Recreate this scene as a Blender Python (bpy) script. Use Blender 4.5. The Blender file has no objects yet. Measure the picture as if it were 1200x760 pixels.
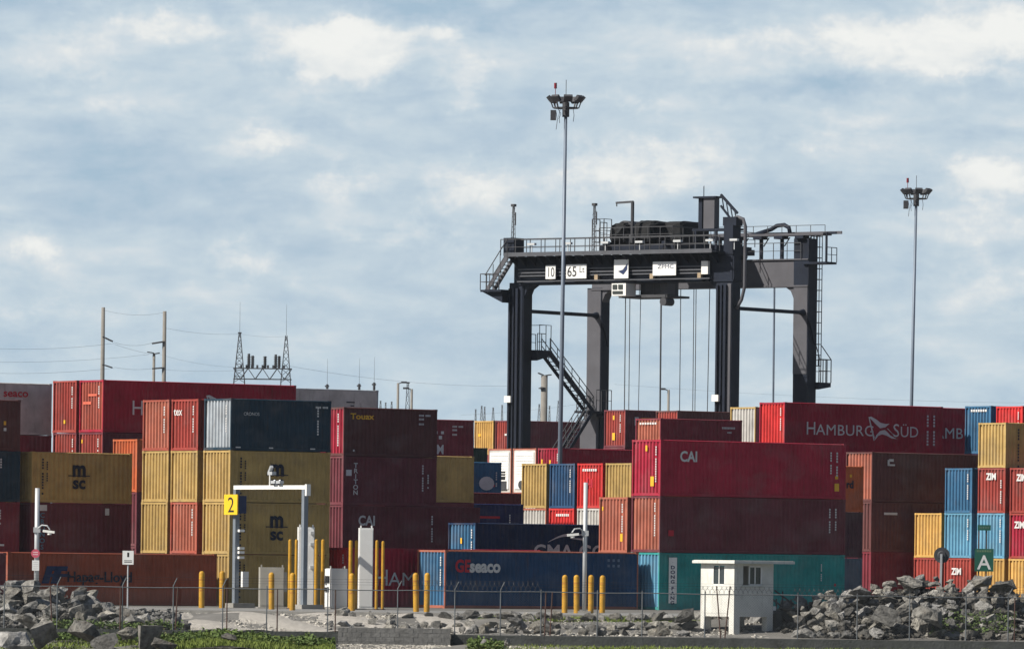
import bpy, bmesh, math, random
from math import sin, cos, radians, pi, sqrt, atan2
from mathutils import Vector, Matrix

C = bpy.context.scene.collection
scene = bpy.context.scene
random.seed(7)

# ------------------------------------------------------------------ camera
F = 8000.0            # focal length in photo pixels (photo is 1200 px wide)
EYE = 2.5
HZ = 655.0            # image row of the horizon
ROLL = radians(0.70)
cam = bpy.data.cameras.new('camera')
cam.lens = 240.0; cam.sensor_width = 36.0; cam.sensor_fit = 'HORIZONTAL'
cam.shift_y = (HZ - 380.0) / 1200.0
cam.clip_start = 1.0; cam.clip_end = 30000.0
camo = bpy.data.objects.new('camera', cam); C.objects.link(camo)
cr, sr = cos(ROLL), sin(ROLL)
camo.matrix_world = Matrix(((cr, -sr, 0, 0), (0, 0, -1, 0), (sr, cr, 0, EYE), (0, 0, 0, 1)))
scene.camera = camo

def P(px, py, k):
    """a point of the photograph at k pixels per metre -> world"""
    u = (px - 600.0) / k; v = (HZ - py) / k
    return Vector((u * cr - v * sr, F / k, u * sr + v * cr + EYE))
def G(px, k, z):
    """the world point on column px (read at height z), depth F/k"""
    v = (z - EYE)
    u = (px - 600.0) / k
    # u' = X c + Z s  -> X
    return Vector(((u - v * sr) / cr, F / k, z))
def IMG(p):
    k = F / p.y; X = p.x * k; Z = (p.z - EYE) * k
    return (600 + X * cr + Z * sr, HZ - (-X * sr + Z * cr))

# ------------------------------------------------------------------ world
SUN_S = Vector((-1.0, -0.45, 1.0)).normalized(); SUN_EL = math.asin(SUN_S.z)
w = bpy.data.worlds.new('World'); scene.world = w; w.use_nodes = True
nt = w.node_tree; nt.nodes.clear()
N = nt.nodes.new; Lk = nt.links.new
out = N('ShaderNodeOutputWorld')
sky = N('ShaderNodeTexSky'); sky.sky_type = 'NISHITA'; sky.sun_disc = False
sky.sun_elevation = SUN_EL
sky.sun_rotation = atan2(SUN_S.x, SUN_S.y)
sky.air_density = 1.0; sky.dust_density = 1.0; sky.ozone_density = 1.5
bg1 = N('ShaderNodeBackground'); bg1.inputs[1].default_value = 0.05
Lk(sky.outputs[0], bg1.inputs[0])
tc = N('ShaderNodeTexCoord')
sep = N('ShaderNodeSeparateXYZ'); Lk(tc.outputs['Generated'], sep.inputs[0])
def M(op, a, b=None, c=None, clamp=False):
    m = N('ShaderNodeMath'); m.operation = op; m.use_clamp = clamp
    for i, v in enumerate((a, b, c)):
        if v is None: continue
        if isinstance(v, (int, float)): m.inputs[i].default_value = v
        else: Lk(v, m.inputs[i])
    return m.outputs[0]
X, Y, Z = sep.outputs
# cloud coordinates: azimuth and elevation tangents
cx = M('MULTIPLY', X, 8.0); cz = M('MULTIPLY', Z, 8.0); cy = M('MULTIPLY', Y, 8.0)
comb = N('ShaderNodeCombineXYZ'); Lk(cx, comb.inputs[0]); Lk(cy, comb.inputs[1]); Lk(cz, comb.inputs[2])
def noise(scale, detail, rough, zs=1.0, off=0.0, dist=0.0):
    mp = N('ShaderNodeMapping'); mp.inputs['Scale'].default_value = (1, 1, zs)
    mp.inputs['Location'].default_value = (off, off * 0.7, off * 1.3)
    Lk(comb.outputs[0], mp.inputs[0])
    n = N('ShaderNodeTexNoise'); n.inputs['Scale'].default_value = scale
    n.inputs['Detail'].default_value = detail; n.inputs['Roughness'].default_value = rough
    n.inputs['Distortion'].default_value = dist
    Lk(mp.outputs[0], n.inputs['Vector'])
    return n.outputs['Fac']
nA = noise(7.0, 9, 0.6, 3.0, 3.1, 0.25)
nB = noise(22.0, 6, 0.6, 1.5, 7.7, 0.2)
nC = noise(2.8, 3, 0.5, 3.0, 1.3)
wob1 = M('SUBTRACT', noise(16.0, 6, 0.62, 1.2, 11.0), 0.5)
wob2 = M('SUBTRACT', noise(16.0, 6, 0.62, 1.2, 23.0), 0.5)
ux = M('ADD', cx, M('MULTIPLY', wob1, 0.085)); uz = M('ADD', cz, M('MULTIPLY', wob2, 0.07))
BL = [(385, 70, 62, 34, 1.0), (420, 45, 45, 22, .5), (305, 168, 48, 24, .65), (395, 208, 40, 38, .5), (545, 100, 38, 34, .6),
      (200, 40, 100, 20, .55), (512, 38, 32, 14, .6), (75, 80, 60, 40, .3), (545, 218, 42, 26, .55), (480, 275, 95, 40, .35),
      (745, 198, 120, 34, .75), (720, 105, 75, 24, .5), (1110, 45, 120, 44, .8), (860, 40, 110, 22, .45), (1165, 200, 55, 22, .8),
      (965, 150, 60, 24, .4), (1130, 255, 90, 50, .35), (38, 298, 32, 20, .7), (290, 305, 45, 22, .45), (70, 370, 80, 20, .3),
      (1160, 335, 60, 26, .35), (735, 262, 70, 18, .3), (140, 130, 70, 30, .25),
      (110, 215, 180, 40, -.45), (300, 122, 75, 22, -.35), (610, 150, 60, 30, -.3), (960, 100, 260, 12, -.4), (880, 245, 150, 38, -.45),
      (300, 252, 200, 16, -.3), (500, 12, 420, 13, -.5), (900, 95, 240, 14, -.3), (330, 185, 110, 14, -.35), (420, 140, 90, 10, -.2), (60, 185, 90, 20, -.2)]
acc = None
for bx_, by_, rx, ry, am in BL:
    dx = M('MULTIPLY', M('SUBTRACT', ux, (bx_ - 600) / 1000.0), 1000.0 / rx)
    dz = M('MULTIPLY', M('SUBTRACT', uz, (HZ - by_) / 1000.0), 1000.0 / ry)
    r2 = M('ADD', M('MULTIPLY', dx, dx), M('MULTIPLY', dz, dz))
    g = M('MULTIPLY', M('EXPONENT', M('MULTIPLY', r2, -0.8)), am)
    acc = g if acc is None else M('ADD', acc, g)
front = M('GREATER_THAN', Y, 0.0)
acc = M('MULTIPLY', acc, front)
den = M('ADD', M('MULTIPLY', M('SUBTRACT', nA, 0.5), 1.15), M('MULTIPLY', M('SUBTRACT', nB, 0.5), 0.32))
den = M('ADD', den, M('MULTIPLY', M('SUBTRACT', nC, 0.5), 0.5))
den = M('MULTIPLY', den, 1.05)
den = M('ADD', den, M('MULTIPLY', acc, 0.42))
den = M('ADD', den, 0.36)
nD = noise(30.0, 9, 0.66, 1.3, 5.3, 0.5)
puff = M('ADD', acc, M('MULTIPLY', M('SUBTRACT', nD, 0.5), 1.25))
puff = M('ADD', puff, M('MULTIPLY', M('SUBTRACT', nB, 0.5), 0.8))
mr_ = N('ShaderNodeMapRange'); mr_.interpolation_type = 'SMOOTHSTEP'; Lk(puff, mr_.inputs[0])
mr_.inputs[1].default_value = 0.15; mr_.inputs[2].default_value = 0.80; mr_.inputs[3].default_value = 0.0; mr_.inputs[4].default_value = 0.27
den = M('ADD', den, mr_.outputs[0])
ramp = N('ShaderNodeValToRGB'); Lk(den, ramp.inputs[0])
cr_ = ramp.color_ramp
cr_.elements[0].position = 0.0; cr_.elements[0].color = (0.31, 0.425, 0.53, 1)
cr_.elements[1].position = 1.0; cr_.elements[1].color = (0.74, 0.745, 0.725, 1)
for p_, c_ in ((0.22, (0.385, 0.48, 0.57)), (0.42, (0.46, 0.545, 0.61)), (0.62, (0.56, 0.61, 0.645)), (0.8, (0.66, 0.68, 0.68))):
    e = cr_.elements.new(p_); e.color = c_ + (1,)
bg2 = N('ShaderNodeBackground'); bg2.inputs[1].default_value = 0.96
# low haze lightens the air right above the horizon
hz = M('EXPONENT', M('MULTIPLY', M('ABSOLUTE', cz), -7.0))
mixc = N('ShaderNodeMixRGB'); Lk(M('MULTIPLY', hz, 0.55), mixc.inputs[0]); Lk(ramp.outputs[0], mixc.inputs[1])
mixc.inputs[2].default_value = (0.50, 0.64, 0.71, 1)
Lk(mixc.outputs[0], bg2.inputs[0])
# the cloud deck thins out overhead, where the clear Nishita sky takes over
elev = M('SUBTRACT', 1.0, M('MULTIPLY', M('SUBTRACT', Z, 0.10), 6.0), clamp=True)
cov = M('MULTIPLY', elev, M('MULTIPLY', M('ADD', Y, 0.2, clamp=False), 1.6, clamp=True))
cov = M('MULTIPLY', cov, 0.96)
mix = N('ShaderNodeMixShader'); Lk(cov, mix.inputs[0]); Lk(bg1.outputs[0], mix.inputs[1]); Lk(bg2.outputs[0], mix.inputs[2])
Lk(mix.outputs[0], out.inputs[0])

sun = bpy.data.lights.new('sun', 'SUN'); sun.energy = 5.0; sun.angle = radians(0.5); sun.color = (1.0, 0.93, 0.82)
suno = bpy.data.objects.new('sun', sun); C.objects.link(suno)
suno.rotation_euler = SUN_S.to_track_quat('Z', 'Y').to_euler(); suno.location = (-60, 250, 80)
scene.view_settings.view_transform = 'Standard'; scene.view_settings.look = 'None'
scene.view_settings.exposure = 0.38; scene.view_settings.gamma = 1.0
scene.view_settings.use_curve_mapping = False
scene.cycles.max_bounces = 5

# ------------------------------------------------------------------ helpers
def tag(o, label=None, cat=None, group=None, kind=None):
    if label: o['label'] = label
    if cat: o['category'] = cat
    if group: o['group'] = group
    if kind: o['kind'] = kind
    return o
def empty(name, loc, rz=0.0):
    o = bpy.data.objects.new(name, None); C.objects.link(o)
    o.location = loc; o.rotation_euler = (0, 0, rz); o.empty_display_size = 0.5
    return o
class MB:
    def __init__(s): s.v = []; s.f = []; s.mi = []; s.cur = 0
    def add(s, vs, fs):
        b = len(s.v); s.v += [tuple(v) for v in vs]
        for f in fs: s.f.append(tuple(b + i for i in f)); s.mi.append(s.cur)
    def box(s, x0, x1, y0, y1, z0, z1):
        s.add([(x, y, z) for x in (x0, x1) for y in (y0, y1) for z in (z0, z1)],
              [(0, 1, 3, 2), (4, 6, 7, 5), (0, 4, 5, 1), (2, 3, 7, 6), (0, 2, 6, 4), (1, 5, 7, 3)])
    def beam(s, a, b, w_, h_=None, up=(0, 0, 1)):
        a = Vector(a); b = Vector(b); h_ = h_ or w_
        d = (b - a).normalized(); up = Vector(up)
        if abs(d.dot(up)) > 0.99: up = Vector((1, 0, 0))
        x = d.cross(up).normalized() * (w_ / 2); y = x.cross(d).normalized() * (h_ / 2)
        s.add([p + sx * x + sy * y for p in (a, b) for sx, sy in ((-1, -1), (1, -1), (1, 1), (-1, 1))],
              [(0, 3, 2, 1), (4, 5, 6, 7), (0, 1, 5, 4), (1, 2, 6, 5), (2, 3, 7, 6), (3, 0, 4, 7)])
    def tube(s, pts, r, n=8, r1=None, cap=True):
        pts = [Vector(p) for p in pts]; m = len(pts)
        r1 = r if r1 is None else r1
        rings = []; prev = None
        for i, p in enumerate(pts):
            d = (pts[min(i + 1, m - 1)] - pts[max(i - 1, 0)]).normalized()
            if prev is None:
                u = d.orthogonal().normalized()
            else:
                u = (prev - d * prev.dot(d)).normalized()
            prev = u; v = d.cross(u)
            rr = r + (r1 - r) * i / max(m - 1, 1)
            rings.append([p + rr * (cos(2 * pi * j / n) * u + sin(2 * pi * j / n) * v) for j in range(n)])
        fs = []
        for i in range(m - 1):
            for j in range(n):
                fs.append((i * n + j, i * n + (j + 1) % n, (i + 1) * n + (j + 1) % n, (i + 1) * n + j))
        if cap: fs += [tuple(range(n - 1, -1, -1)), tuple((m - 1) * n + j for j in range(n))]
        s.add([v for r_ in rings for v in r_], fs)
    def prism(s, poly, a, b):
        """poly: points (p,q); a(p,q)->vec front, b(p,q)->vec back"""
        n = len(poly)
        s.add([a(*p) for p in poly] + [b(*p) for p in poly],
              [tuple(range(n)), tuple(range(2 * n - 1, n - 1, -1))] + [(i, i + n, (i + 1) % n + n, (i + 1) % n) for i in range(n)])
    def obj(s, name, mat, parent=None, smooth=False, mats=None):
        me = bpy.data.meshes.new(name); me.from_pydata(s.v, [], s.f)
        for m in (mats or [mat]): me.materials.append(m)
        if mats: me.polygons.foreach_set('material_index', s.mi)
        if smooth: me.polygons.foreach_set('use_smooth', [True] * len(me.polygons))
        me.update()
        bm = bmesh.new(); bm.from_mesh(me); bmesh.ops.recalc_face_normals(bm, faces=bm.faces); bm.to_mesh(me); bm.free()
        o = bpy.data.objects.new(name, me); C.objects.link(o)
        if parent: o.parent = parent
        return o

# ------------------------------------------------------------------ materials
def mat(name, col, rough=0.6, metal=0.0, var=0.25, scale=1.5, bump=0.0, bscale=8.0, use_obj=False, dirt=None, dirt_amt=0.35, streak=False, emit=None, spec=0.4, rand=0.0):
    m = bpy.data.materials.new(name); m.use_nodes = True
    t = m.node_tree; b = t.nodes['Principled BSDF']
    def nn(x): return t.nodes.new(x)
    L = t.links.new
    b.inputs['Roughness'].default_value = rough; b.inputs['Metallic'].default_value = metal
    b.inputs['Specular IOR Level'].default_value = spec
    tcn = nn('ShaderNodeTexCoord')
    oi = nn('ShaderNodeObjectInfo')
    add = nn('ShaderNodeVectorMath'); add.operation = 'ADD'
    L(tcn.outputs['Object'], add.inputs[0])
    sc3 = nn('ShaderNodeVectorMath'); sc3.operation = 'SCALE'; L(oi.outputs['Location'], sc3.inputs[0]); sc3.inputs[3].default_value = 0.731
    L(sc3.outputs[0], add.inputs[1])
    n1 = nn('ShaderNodeTexNoise'); n1.inputs['Scale'].default_value = scale; n1.inputs['Detail'].default_value = 7; n1.inputs['Roughness'].default_value = 0.65
    L(add.outputs[0], n1.inputs['Vector'])
    base = nn('ShaderNodeMixRGB'); base.blend_type = 'MULTIPLY'; base.inputs[0].default_value = 1.0
    if use_obj: L(oi.outputs['Color'], base.inputs[1])
    else: base.inputs[1].default_value = (*col, 1)
    mr = nn('ShaderNodeMapRange'); mr.inputs[1].default_value = 0.3; mr.inputs[2].default_value = 0.7
    mr.inputs[3].default_value = 1 - var; mr.inputs[4].default_value = 1 + var
    L(n1.outputs[0], mr.inputs[0]); val = mr.outputs[0]
    if rand:
        mr2 = nn('ShaderNodeMapRange'); mr2.inputs[3].default_value = 1 - rand; mr2.inputs[4].default_value = 1 + rand
        L(oi.outputs['Random'], mr2.inputs[0])
        mm = nn('ShaderNodeMath'); mm.operation = 'MULTIPLY'; L(val, mm.inputs[0]); L(mr2.outputs[0], mm.inputs[1]); val = mm.outputs[0]
    L(val, base.inputs[2])
    outc = base.outputs[0]
    if dirt:
        n2 = nn('ShaderNodeTexNoise'); n2.inputs['Detail'].default_value = 8; n2.inputs['Roughness'].default_value = 0.7
        n2.inputs['Scale'].default_value = 1.0
        mp = nn('ShaderNodeMapping'); mp.inputs['Scale'].default_value = (4.5, 4.5, 0.7) if streak else (2, 2, 2)
        L(add.outputs[0], mp.inputs[0]); L(mp.outputs[0], n2.inputs['Vector'])
        rr = nn('ShaderNodeMapRange'); rr.inputs[1].default_value = 0.56; rr.inputs[2].default_value = 0.78
        rr.inputs[3].default_value = 0.0; rr.inputs[4].default_value = dirt_amt
        L(n2.outputs[0], rr.inputs[0])
        mx = nn('ShaderNodeMixRGB'); L(rr.outputs[0], mx.inputs[0]); L(outc, mx.inputs[1]); mx.inputs[2].default_value = (*dirt, 1)
        outc = mx.outputs[0]
    if use_obj:
        n4 = nn('ShaderNodeTexNoise'); n4.inputs['Scale'].default_value = 1.0; n4.inputs['Detail'].default_value = 5
        mp4 = nn('ShaderNodeMapping'); mp4.inputs['Scale'].default_value = (.55, .9, .8); mp4.inputs['Location'].default_value = (7, 3, 1)
        L(add.outputs[0], mp4.inputs[0]); L(mp4.outputs[0], n4.inputs['Vector'])
        r4 = nn('ShaderNodeMapRange'); r4.inputs[1].default_value = .50; r4.inputs[2].default_value = .72; r4.inputs[3].default_value = 0; r4.inputs[4].default_value = .22
        L(n4.outputs[0], r4.inputs[0]); m4 = nn('ShaderNodeMixRGB'); L(r4.outputs[0], m4.inputs[0]); L(outc, m4.inputs[1]); m4.inputs[2].default_value = (.22, .20, .19, 1); outc = m4.outputs[0]
    if rand:
        hs_ = nn('ShaderNodeHueSaturation'); mh = nn('ShaderNodeMapRange'); mh.inputs[3].default_value = .2; mh.inputs[4].default_value = 1.8
        wn_ = nn('ShaderNodeTexWhiteNoise'); wn_.noise_dimensions = '1D'; L(oi.outputs['Random'], wn_.inputs['W']); L(wn_.outputs['Value'], mh.inputs[0])
        L(mh.outputs[0], hs_.inputs['Saturation']); L(outc, hs_.inputs['Color']); outc = hs_.outputs[0]
    L(outc, b.inputs['Base Color'])
    if bump:
        n3 = nn('ShaderNodeTexNoise'); n3.inputs['Scale'].default_value = bscale; n3.inputs['Detail'].default_value = 8
        L(add.outputs[0], n3.inputs['Vector'])
        bp = nn('ShaderNodeBump'); bp.inputs['Strength'].default_value = bump; bp.inputs['Distance'].default_value = 0.08
        L(n3.outputs[0], bp.inputs['Height']); L(bp.outputs[0], b.inputs['Normal'])
    if emit:
        b.inputs['Emission Color'].default_value = (*emit, 1); b.inputs['Emission Strength'].default_value = 1
    return m
PAINT = mat('container_paint', (1, 1, 1), 0.75, var=0.24, scale=0.8, use_obj=True, dirt=(.10, .055, .035), dirt_amt=0.6, streak=True, spec=0.2)
FRAMEP = mat('container_frame_paint', (1, 1, 1), 0.65, var=0.15, scale=2.5, use_obj=True, dirt=(.12, .05, .025), dirt_amt=0.7, spec=0.2)
WHITE = mat('white_paint', (.78, .78, .76), 0.6, var=0.06, dirt=(.35, .3, .25), dirt_amt=0.3, streak=True)
MARKW = mat('white_marking', (.62, .62, .62), 0.7, var=0.1)
MARKG = mat('grey_marking', (.60, .61, .62), 0.7, var=0.12)
MARKN = mat('navy_marking', (.008, .012, .03), 0.7, var=0.1)
MARKR = mat('red_marking', (.45, .02, .04), 0.7, var=0.1)
MARKY = mat('yellow_marking', (.75, .42, .03), 0.6, var=0.1)
MARKO = mat('dark_blue_marking', (.015, .03, .09), 0.7, var=0.1)
BLACKM = mat('black_rubber', (.012, .012, .014), 0.7, var=0.1)
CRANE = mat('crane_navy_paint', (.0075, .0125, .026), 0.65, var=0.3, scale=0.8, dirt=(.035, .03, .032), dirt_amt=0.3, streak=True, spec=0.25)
CRANEG = mat('crane_grey_and_sunlit', (.092, .093, .108), 0.6, var=0.12, scale=0.8, dirt=(.08, .055, .045), dirt_amt=0.5, streak=True, spec=0.25)  # grey parts, and the sunlit tone painted on navy crane faces
CRANEL = mat('crane_grating', (.075, .08, .095), 0.6, var=0.2)
TARP = mat('black_tarpaulin', (.006, .007, .009), 0.85, var=0.3, bump=0.6, bscale=3)
GALV = mat('galvanised_steel', (.46, .48, .50), 0.5, metal=0.3, var=0.1, dirt=(.25, .2, .17), dirt_amt=0.3)
MAST = mat('mast_grey_steel', (.15, .185, .24), 0.5, metal=0.2, var=0.12, scale=0.6)
DARKST = mat('dark_steel', (.05, .052, .06), 0.6, var=0.2)
RUST = mat('rusty_steel', (.075, .042, .035), 0.85, var=0.4, scale=6)
YEL = mat('yellow_post_paint', (.47, .25, .018), 0.6, var=0.25, scale=3, dirt=(.25, .12, .03), dirt_amt=0.5)
CABW = mat('white_cabinet_paint', (.74, .75, .75), 0.5, var=0.06, dirt=(.4, .36, .3), dirt_amt=0.3)
CABB = mat('beige_cabinet_paint', (.34, .33, .30), 0.6, var=0.1)
HUTW = mat('hut_plaster', (.72, .71, .68), 0.85, var=0.08, scale=2, bump=0.15, bscale=14, dirt=(.33, .31, .27), dirt_amt=0.55, streak=True)
GLASS = mat('dark_glass', (.03, .04, .045), 0.12, var=0.1, spec=0.8)
CONC = mat('grey_concrete', (.30, .29, .27), 0.9, var=0.2, scale=1.2, bump=0.2, bscale=12)
CONCD = mat('dark_weathered_concrete', (.06, .065, .065), 0.95, var=0.35, scale=1.4, bump=0.4, bscale=10, dirt=(.03, .05, .02), dirt_amt=0.5)
WOODP = mat('concrete_utility_pole', (.20, .19, .175), 0.85, var=0.12)
GREENS = mat('green_sign_paint', (.01, .085, .06), 0.6, var=0.1)
PINKS = mat('faded_red_sign', (.55, .09, .14), 0.6, var=0.1)
ROCK = mat('granite_rock', (.175, .17, .158), 0.92, var=0.7, scale=2.2, bump=1.0, bscale=6, dirt=(.085, .058, .036), dirt_amt=0.75, rand=0.6)
GRAVEL = mat('pale_gravel', (.36, .34, .31), 0.95, var=0.35, scale=6, bump=0.6, bscale=16)
LAMPW = mat('floodlight_lens', (.5, .52, .54), 0.25, var=0.03)
ROPE = mat('wire_rope', (.06, .065, .075), 0.6, var=0.1)

def text(s, size, mat_, parent, org, ux, uz, name='lettering', bold=0.0, sx=1.0, align='LEFT', sp=1.0):
    """flat lettering whose baseline starts at org, running along ux with up uz (parent space); size = capital height in metres"""
    cu = bpy.data.curves.new(name, 'FONT'); cu.body = s; cu.size = size / 0.70; cu.offset = bold * size
    cu.align_x = align; cu.space_character = sp; cu.resolution_u = 3; cu.fill_mode = 'FRONT'
    tmp = bpy.data.objects.new(name, cu); C.objects.link(tmp)
    dg = bpy.context.evaluated_depsgraph_get()
    me = bpy.data.meshes.new_from_object(tmp.evaluated_get(dg))
    bpy.data.objects.remove(tmp); bpy.data.curves.remove(cu)
    ux = Vector(ux).normalized(); uz = Vector(uz).normalized(); nrm = ux.cross(uz); org = Vector(org)
    for v in me.vertices:
        c = v.co.copy(); v.co = org + ux * (c.x * sx) + uz * c.y + nrm * 0.0
    me.materials.clear(); me.materials.append(mat_)
    me.name = name
    o = bpy.data.objects.new(name, me); C.objects.link(o); o.parent = parent
    return o
# ------------------------------------------------------------------ ground
TH = radians(36.0)
DV = Vector((cos(TH), sin(TH), 0)); NV = Vector((-sin(TH), cos(TH), 0))

def zg(y):
    pts = [(0, -3.2), (262, -3.2), (284, -1.55), (289.6, -1.12), (290.0, -0.72), (293.0, -0.62), (297.5, -0.05), (298.3, 0.0), (9000, 0.0)]
    for (a, b), (c, d) in zip(pts, pts[1:]):
        if a <= y <= c: return b + (d - b) * (y - a) / (c - a)
    return 0.0
def gmat():
    m = mat('yard_ground', (.15, .145, .135), 0.95, var=0.3, scale=0.35, bump=0.5, bscale=3)
    return m
ys = [-500, 0, 150, 240, 262, 266, 270, 274, 278, 281, 284, 286, 288, 289.6, 290.0, 291.5, 293, 295, 297.5, 298.3, 330, 480, 900, 2500, 9000]
xs = [-4000, -600, -120] + [-60 + 2.0 * i for i in range(61)] + [120, 600, 4000]
g = MB()
for y in ys:
    for x in xs:
        jit = 0.0
        if 262 < y < 298 and -60 <= x <= 60: jit = 0.07 * sin(x * 1.7 + y) + 0.05 * sin(x * 0.61 + y * 2.1)
        if y in (289.6, 290.0): jit = 0
        g.v.append((x, y, zg(max(y, 0)) + jit))
nx = len(xs)
for j in range(len(ys) - 1):
    for i in range(nx - 1):
        g.f.append((j * nx + i, j * nx + i + 1, (j + 1) * nx + i + 1, (j + 1) * nx + i)); g.mi.append(0)
tag(g.obj('ground', gmat()), kind='structure')
wt = MB(); wt.add([(-4000, -500, -2.7), (4000, -500, -2.7), (4000, 268.6, -2.7), (-4000, 268.6, -2.7)], [(0, 1, 2, 3)])
tag(wt.obj('water', mat('sea_water', (.02, .05, .06), 0.12, var=0.1, bump=0.5, bscale=1.2, spec=0.6)), kind='structure')
rd = MB(); rd.box(-160, 160, 298.7, 326.0, -0.3, 0.012)
rd.obj('road', mat('pale_concrete_road', (.22, .22, .215), 0.9, var=0.16, scale=0.6, bump=0.1))
tag(bpy.data.objects['road'], kind='structure')
kb = MB()
for i in range(80):
    x0 = -80 + 2.0 * i; kb.box(x0 + 0.01, x0 + 1.99, 298.35, 298.68, -0.4, 0.12)
tag(kb.obj('kerb', CONC), kind='structure')
bk_ = MB()
for i in range(60):
    for j in range(12):
        def q_(a, c):
            y = 290.1 + 8.1 * c / 12; return (-17.5 + 16.5 * a / 60, y, zg(y) + .03 + .07 * sin(( -17.5 + 16.5 * a / 60) * 1.7 + y))
        bk_.add([q_(i, j), q_(i + 1, j), q_(i + 1, j + 1), q_(i, j + 1)], [(0, 1, 2, 3)])
tag(bk_.obj('gravel_bank_bed', GRAVEL), kind='structure')
# low retaining wall under the fence
rw = MB(); rw.box(-60, -7.35, 289.3, 289.62, -1.9, -0.66); rw.box(-2.55, 60, 289.3, 289.62, -1.9, -0.72)
tag(rw.obj('retaining_wall', CONCD), 'low dark weathered concrete wall running under the chain link fence', 'wall')
bw = MB(); R_ = random.Random(5)
zz = -1.83
for r in range(7):
    x0 = -7.33 - (0.2 if r % 2 else 0)
    while x0 < -2.57:
        a = max(x0, -7.33); b = min(x0 + 0.39, -2.57)
        if b - a > 0.05: bw.box(a + .004, b - .004, 289.03 + R_.uniform(0, .012), 289.6, zz + .003, zz + 0.192)
        x0 += 0.4
    zz += 0.195
bw.box(-7.33, -2.57, 289.045, 289.58, -1.9, zz - 0.02)
tag(bw.obj('block_wall', mat('grey_concrete_block', (.15, .15, .148), 0.95, var=0.35, scale=2, bump=0.3, dirt=(.07, .07, .06), dirt_amt=.7, streak=True)), 'short grey concrete block wall section set into the retaining wall', 'wall')

# ------------------------------------------------------------------ containers
WD = 2.438
def ccol(r, g_, b): return (r, g_, b, 1)
COL = dict(
    khaki=ccol(.43, .30, .115), yellow=ccol(.52, .32, .10), maroon=ccol(.20, .036, .052), dmaroon=ccol(.145, .040, .052),
    brown=ccol(.115, .046, .046), orange=ccol(.46, .115, .045), orangered=ccol(.34, .085, .06), redend=ccol(.55, .04, .04),
    crimson=ccol(.33, .022, .048), hsred=ccol(.34, .020, .045), salmon=ccol(.37, .125, .085), navy=ccol(.020, .028, .095),
    geblue=ccol(.022, .068, .155), dblue=ccol(.020, .045, .07), blue=ccol(.045, .14, .26), lblue=ccol(.12, .30, .44), teal=ccol(.035, .27, .26),
    white=ccol(.50, .49, .47), grey=ccol(.36, .40, .44), purple=ccol(.075, .035, .045), dgreen=ccol(.02, .045, .04), rbrown=ccol(.30, .055, .045),
    hlorange=ccol(.33, .088, .05), mblue=ccol(.028, .075, .16), cmanavy=ccol(.014, .034, .085), tcai=ccol(.16, .03, .045), gblue=ccol(.10, .13, .17))
_cache = {}
def part_mesh(key, fn, m):
    if key not in _cache:
        b = MB(); fn(b)
        me = bpy.data.meshes.new(key[0]); me.from_pydata(b.v, [], b.f); me.materials.append(m)
        bm = bmesh.new(); bm.from_mesh(me); bmesh.ops.recalc_face_normals(bm, faces=bm.faces); bm.to_mesh(me); bm.free()
        _cache[key] = me
    return _cache[key]
def corr_profile(a, b, pitch, out_, in_):
    n = max(1, round((b - a) / pitch)); p = (b - a) / n; pts = []
    for i in range(n):
        x = a + i * p
        pts += [(x + p * .02, out_), (x + p * .34, out_), (x + p * .50, in_), (x + p * .82, in_)]
        if i < n - 1: pts.append((x + p * .98, out_))
    return pts
PR = 0.085   # post / rail section
def f_side(L, H, y_out, sgn, pitch=0.278, dep=0.036, flat=False):
    def fn(b):
        if flat:
            b.box(PR, L - PR, min(y_out, y_out + sgn * .03), max(y_out, y_out + sgn * .03), 0.14, H - 0.07)
            n = int(L / 1.2)
            return
        pr = [(PR, y_out)] + corr_profile(PR + .03, L - PR - .03, pitch, y_out, y_out + sgn * dep) + [(L - PR, y_out)]
        vs = []
        for x, y in pr: vs += [(x, y, 0.14), (x, y, H - 0.07)]
        b.add(vs, [(2 * i, 2 * i + 2, 2 * i + 3, 2 * i + 1) for i in range(len(pr) - 1)])
    return fn
def f_end(L, H, x_out, sgn, pitch=0.285, dep=0.085, flat=False):
    def fn(b):
        if flat:
            b.box(min(x_out, x_out + sgn * .03), max(x_out, x_out + sgn * .03), PR, WD - PR, 0.14, H - 0.09); return
        pr = [(PR, x_out + sgn * dep)] + corr_profile(PR + .01, WD - PR - .01, pitch, x_out, x_out + sgn * dep) + [(WD - PR, x_out + sgn * dep)]
        vs = []
        for y, x in pr: vs += [(x, y, 0.14), (x, y, H - 0.09)]
        b.add(vs, [(2 * i, 2 * i + 2, 2 * i + 3, 2 * i + 1) for i in range(len(pr) - 1)])
    return fn
def f_roof(L, H):
    def fn(b):
        pr = [(PR, H - .03)] + corr_profile(.12, L - .12, 0.30, H - .018, H - .038) + [(L - PR, H - .03)]
        vs = []
        for x, z in pr: vs += [(x, .05, z), (x, WD - .05, z)]
        b.add(vs, [(2 * i, 2 * i + 2, 2 * i + 3, 2 * i + 1) for i in range(len(pr) - 1)])
        b.add([(.05, .05, .13), (L - .05, .05, .13), (L - .05, WD - .05, .13), (.05, WD - .05, .13)], [(0, 1, 2, 3)])
    return fn
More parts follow.
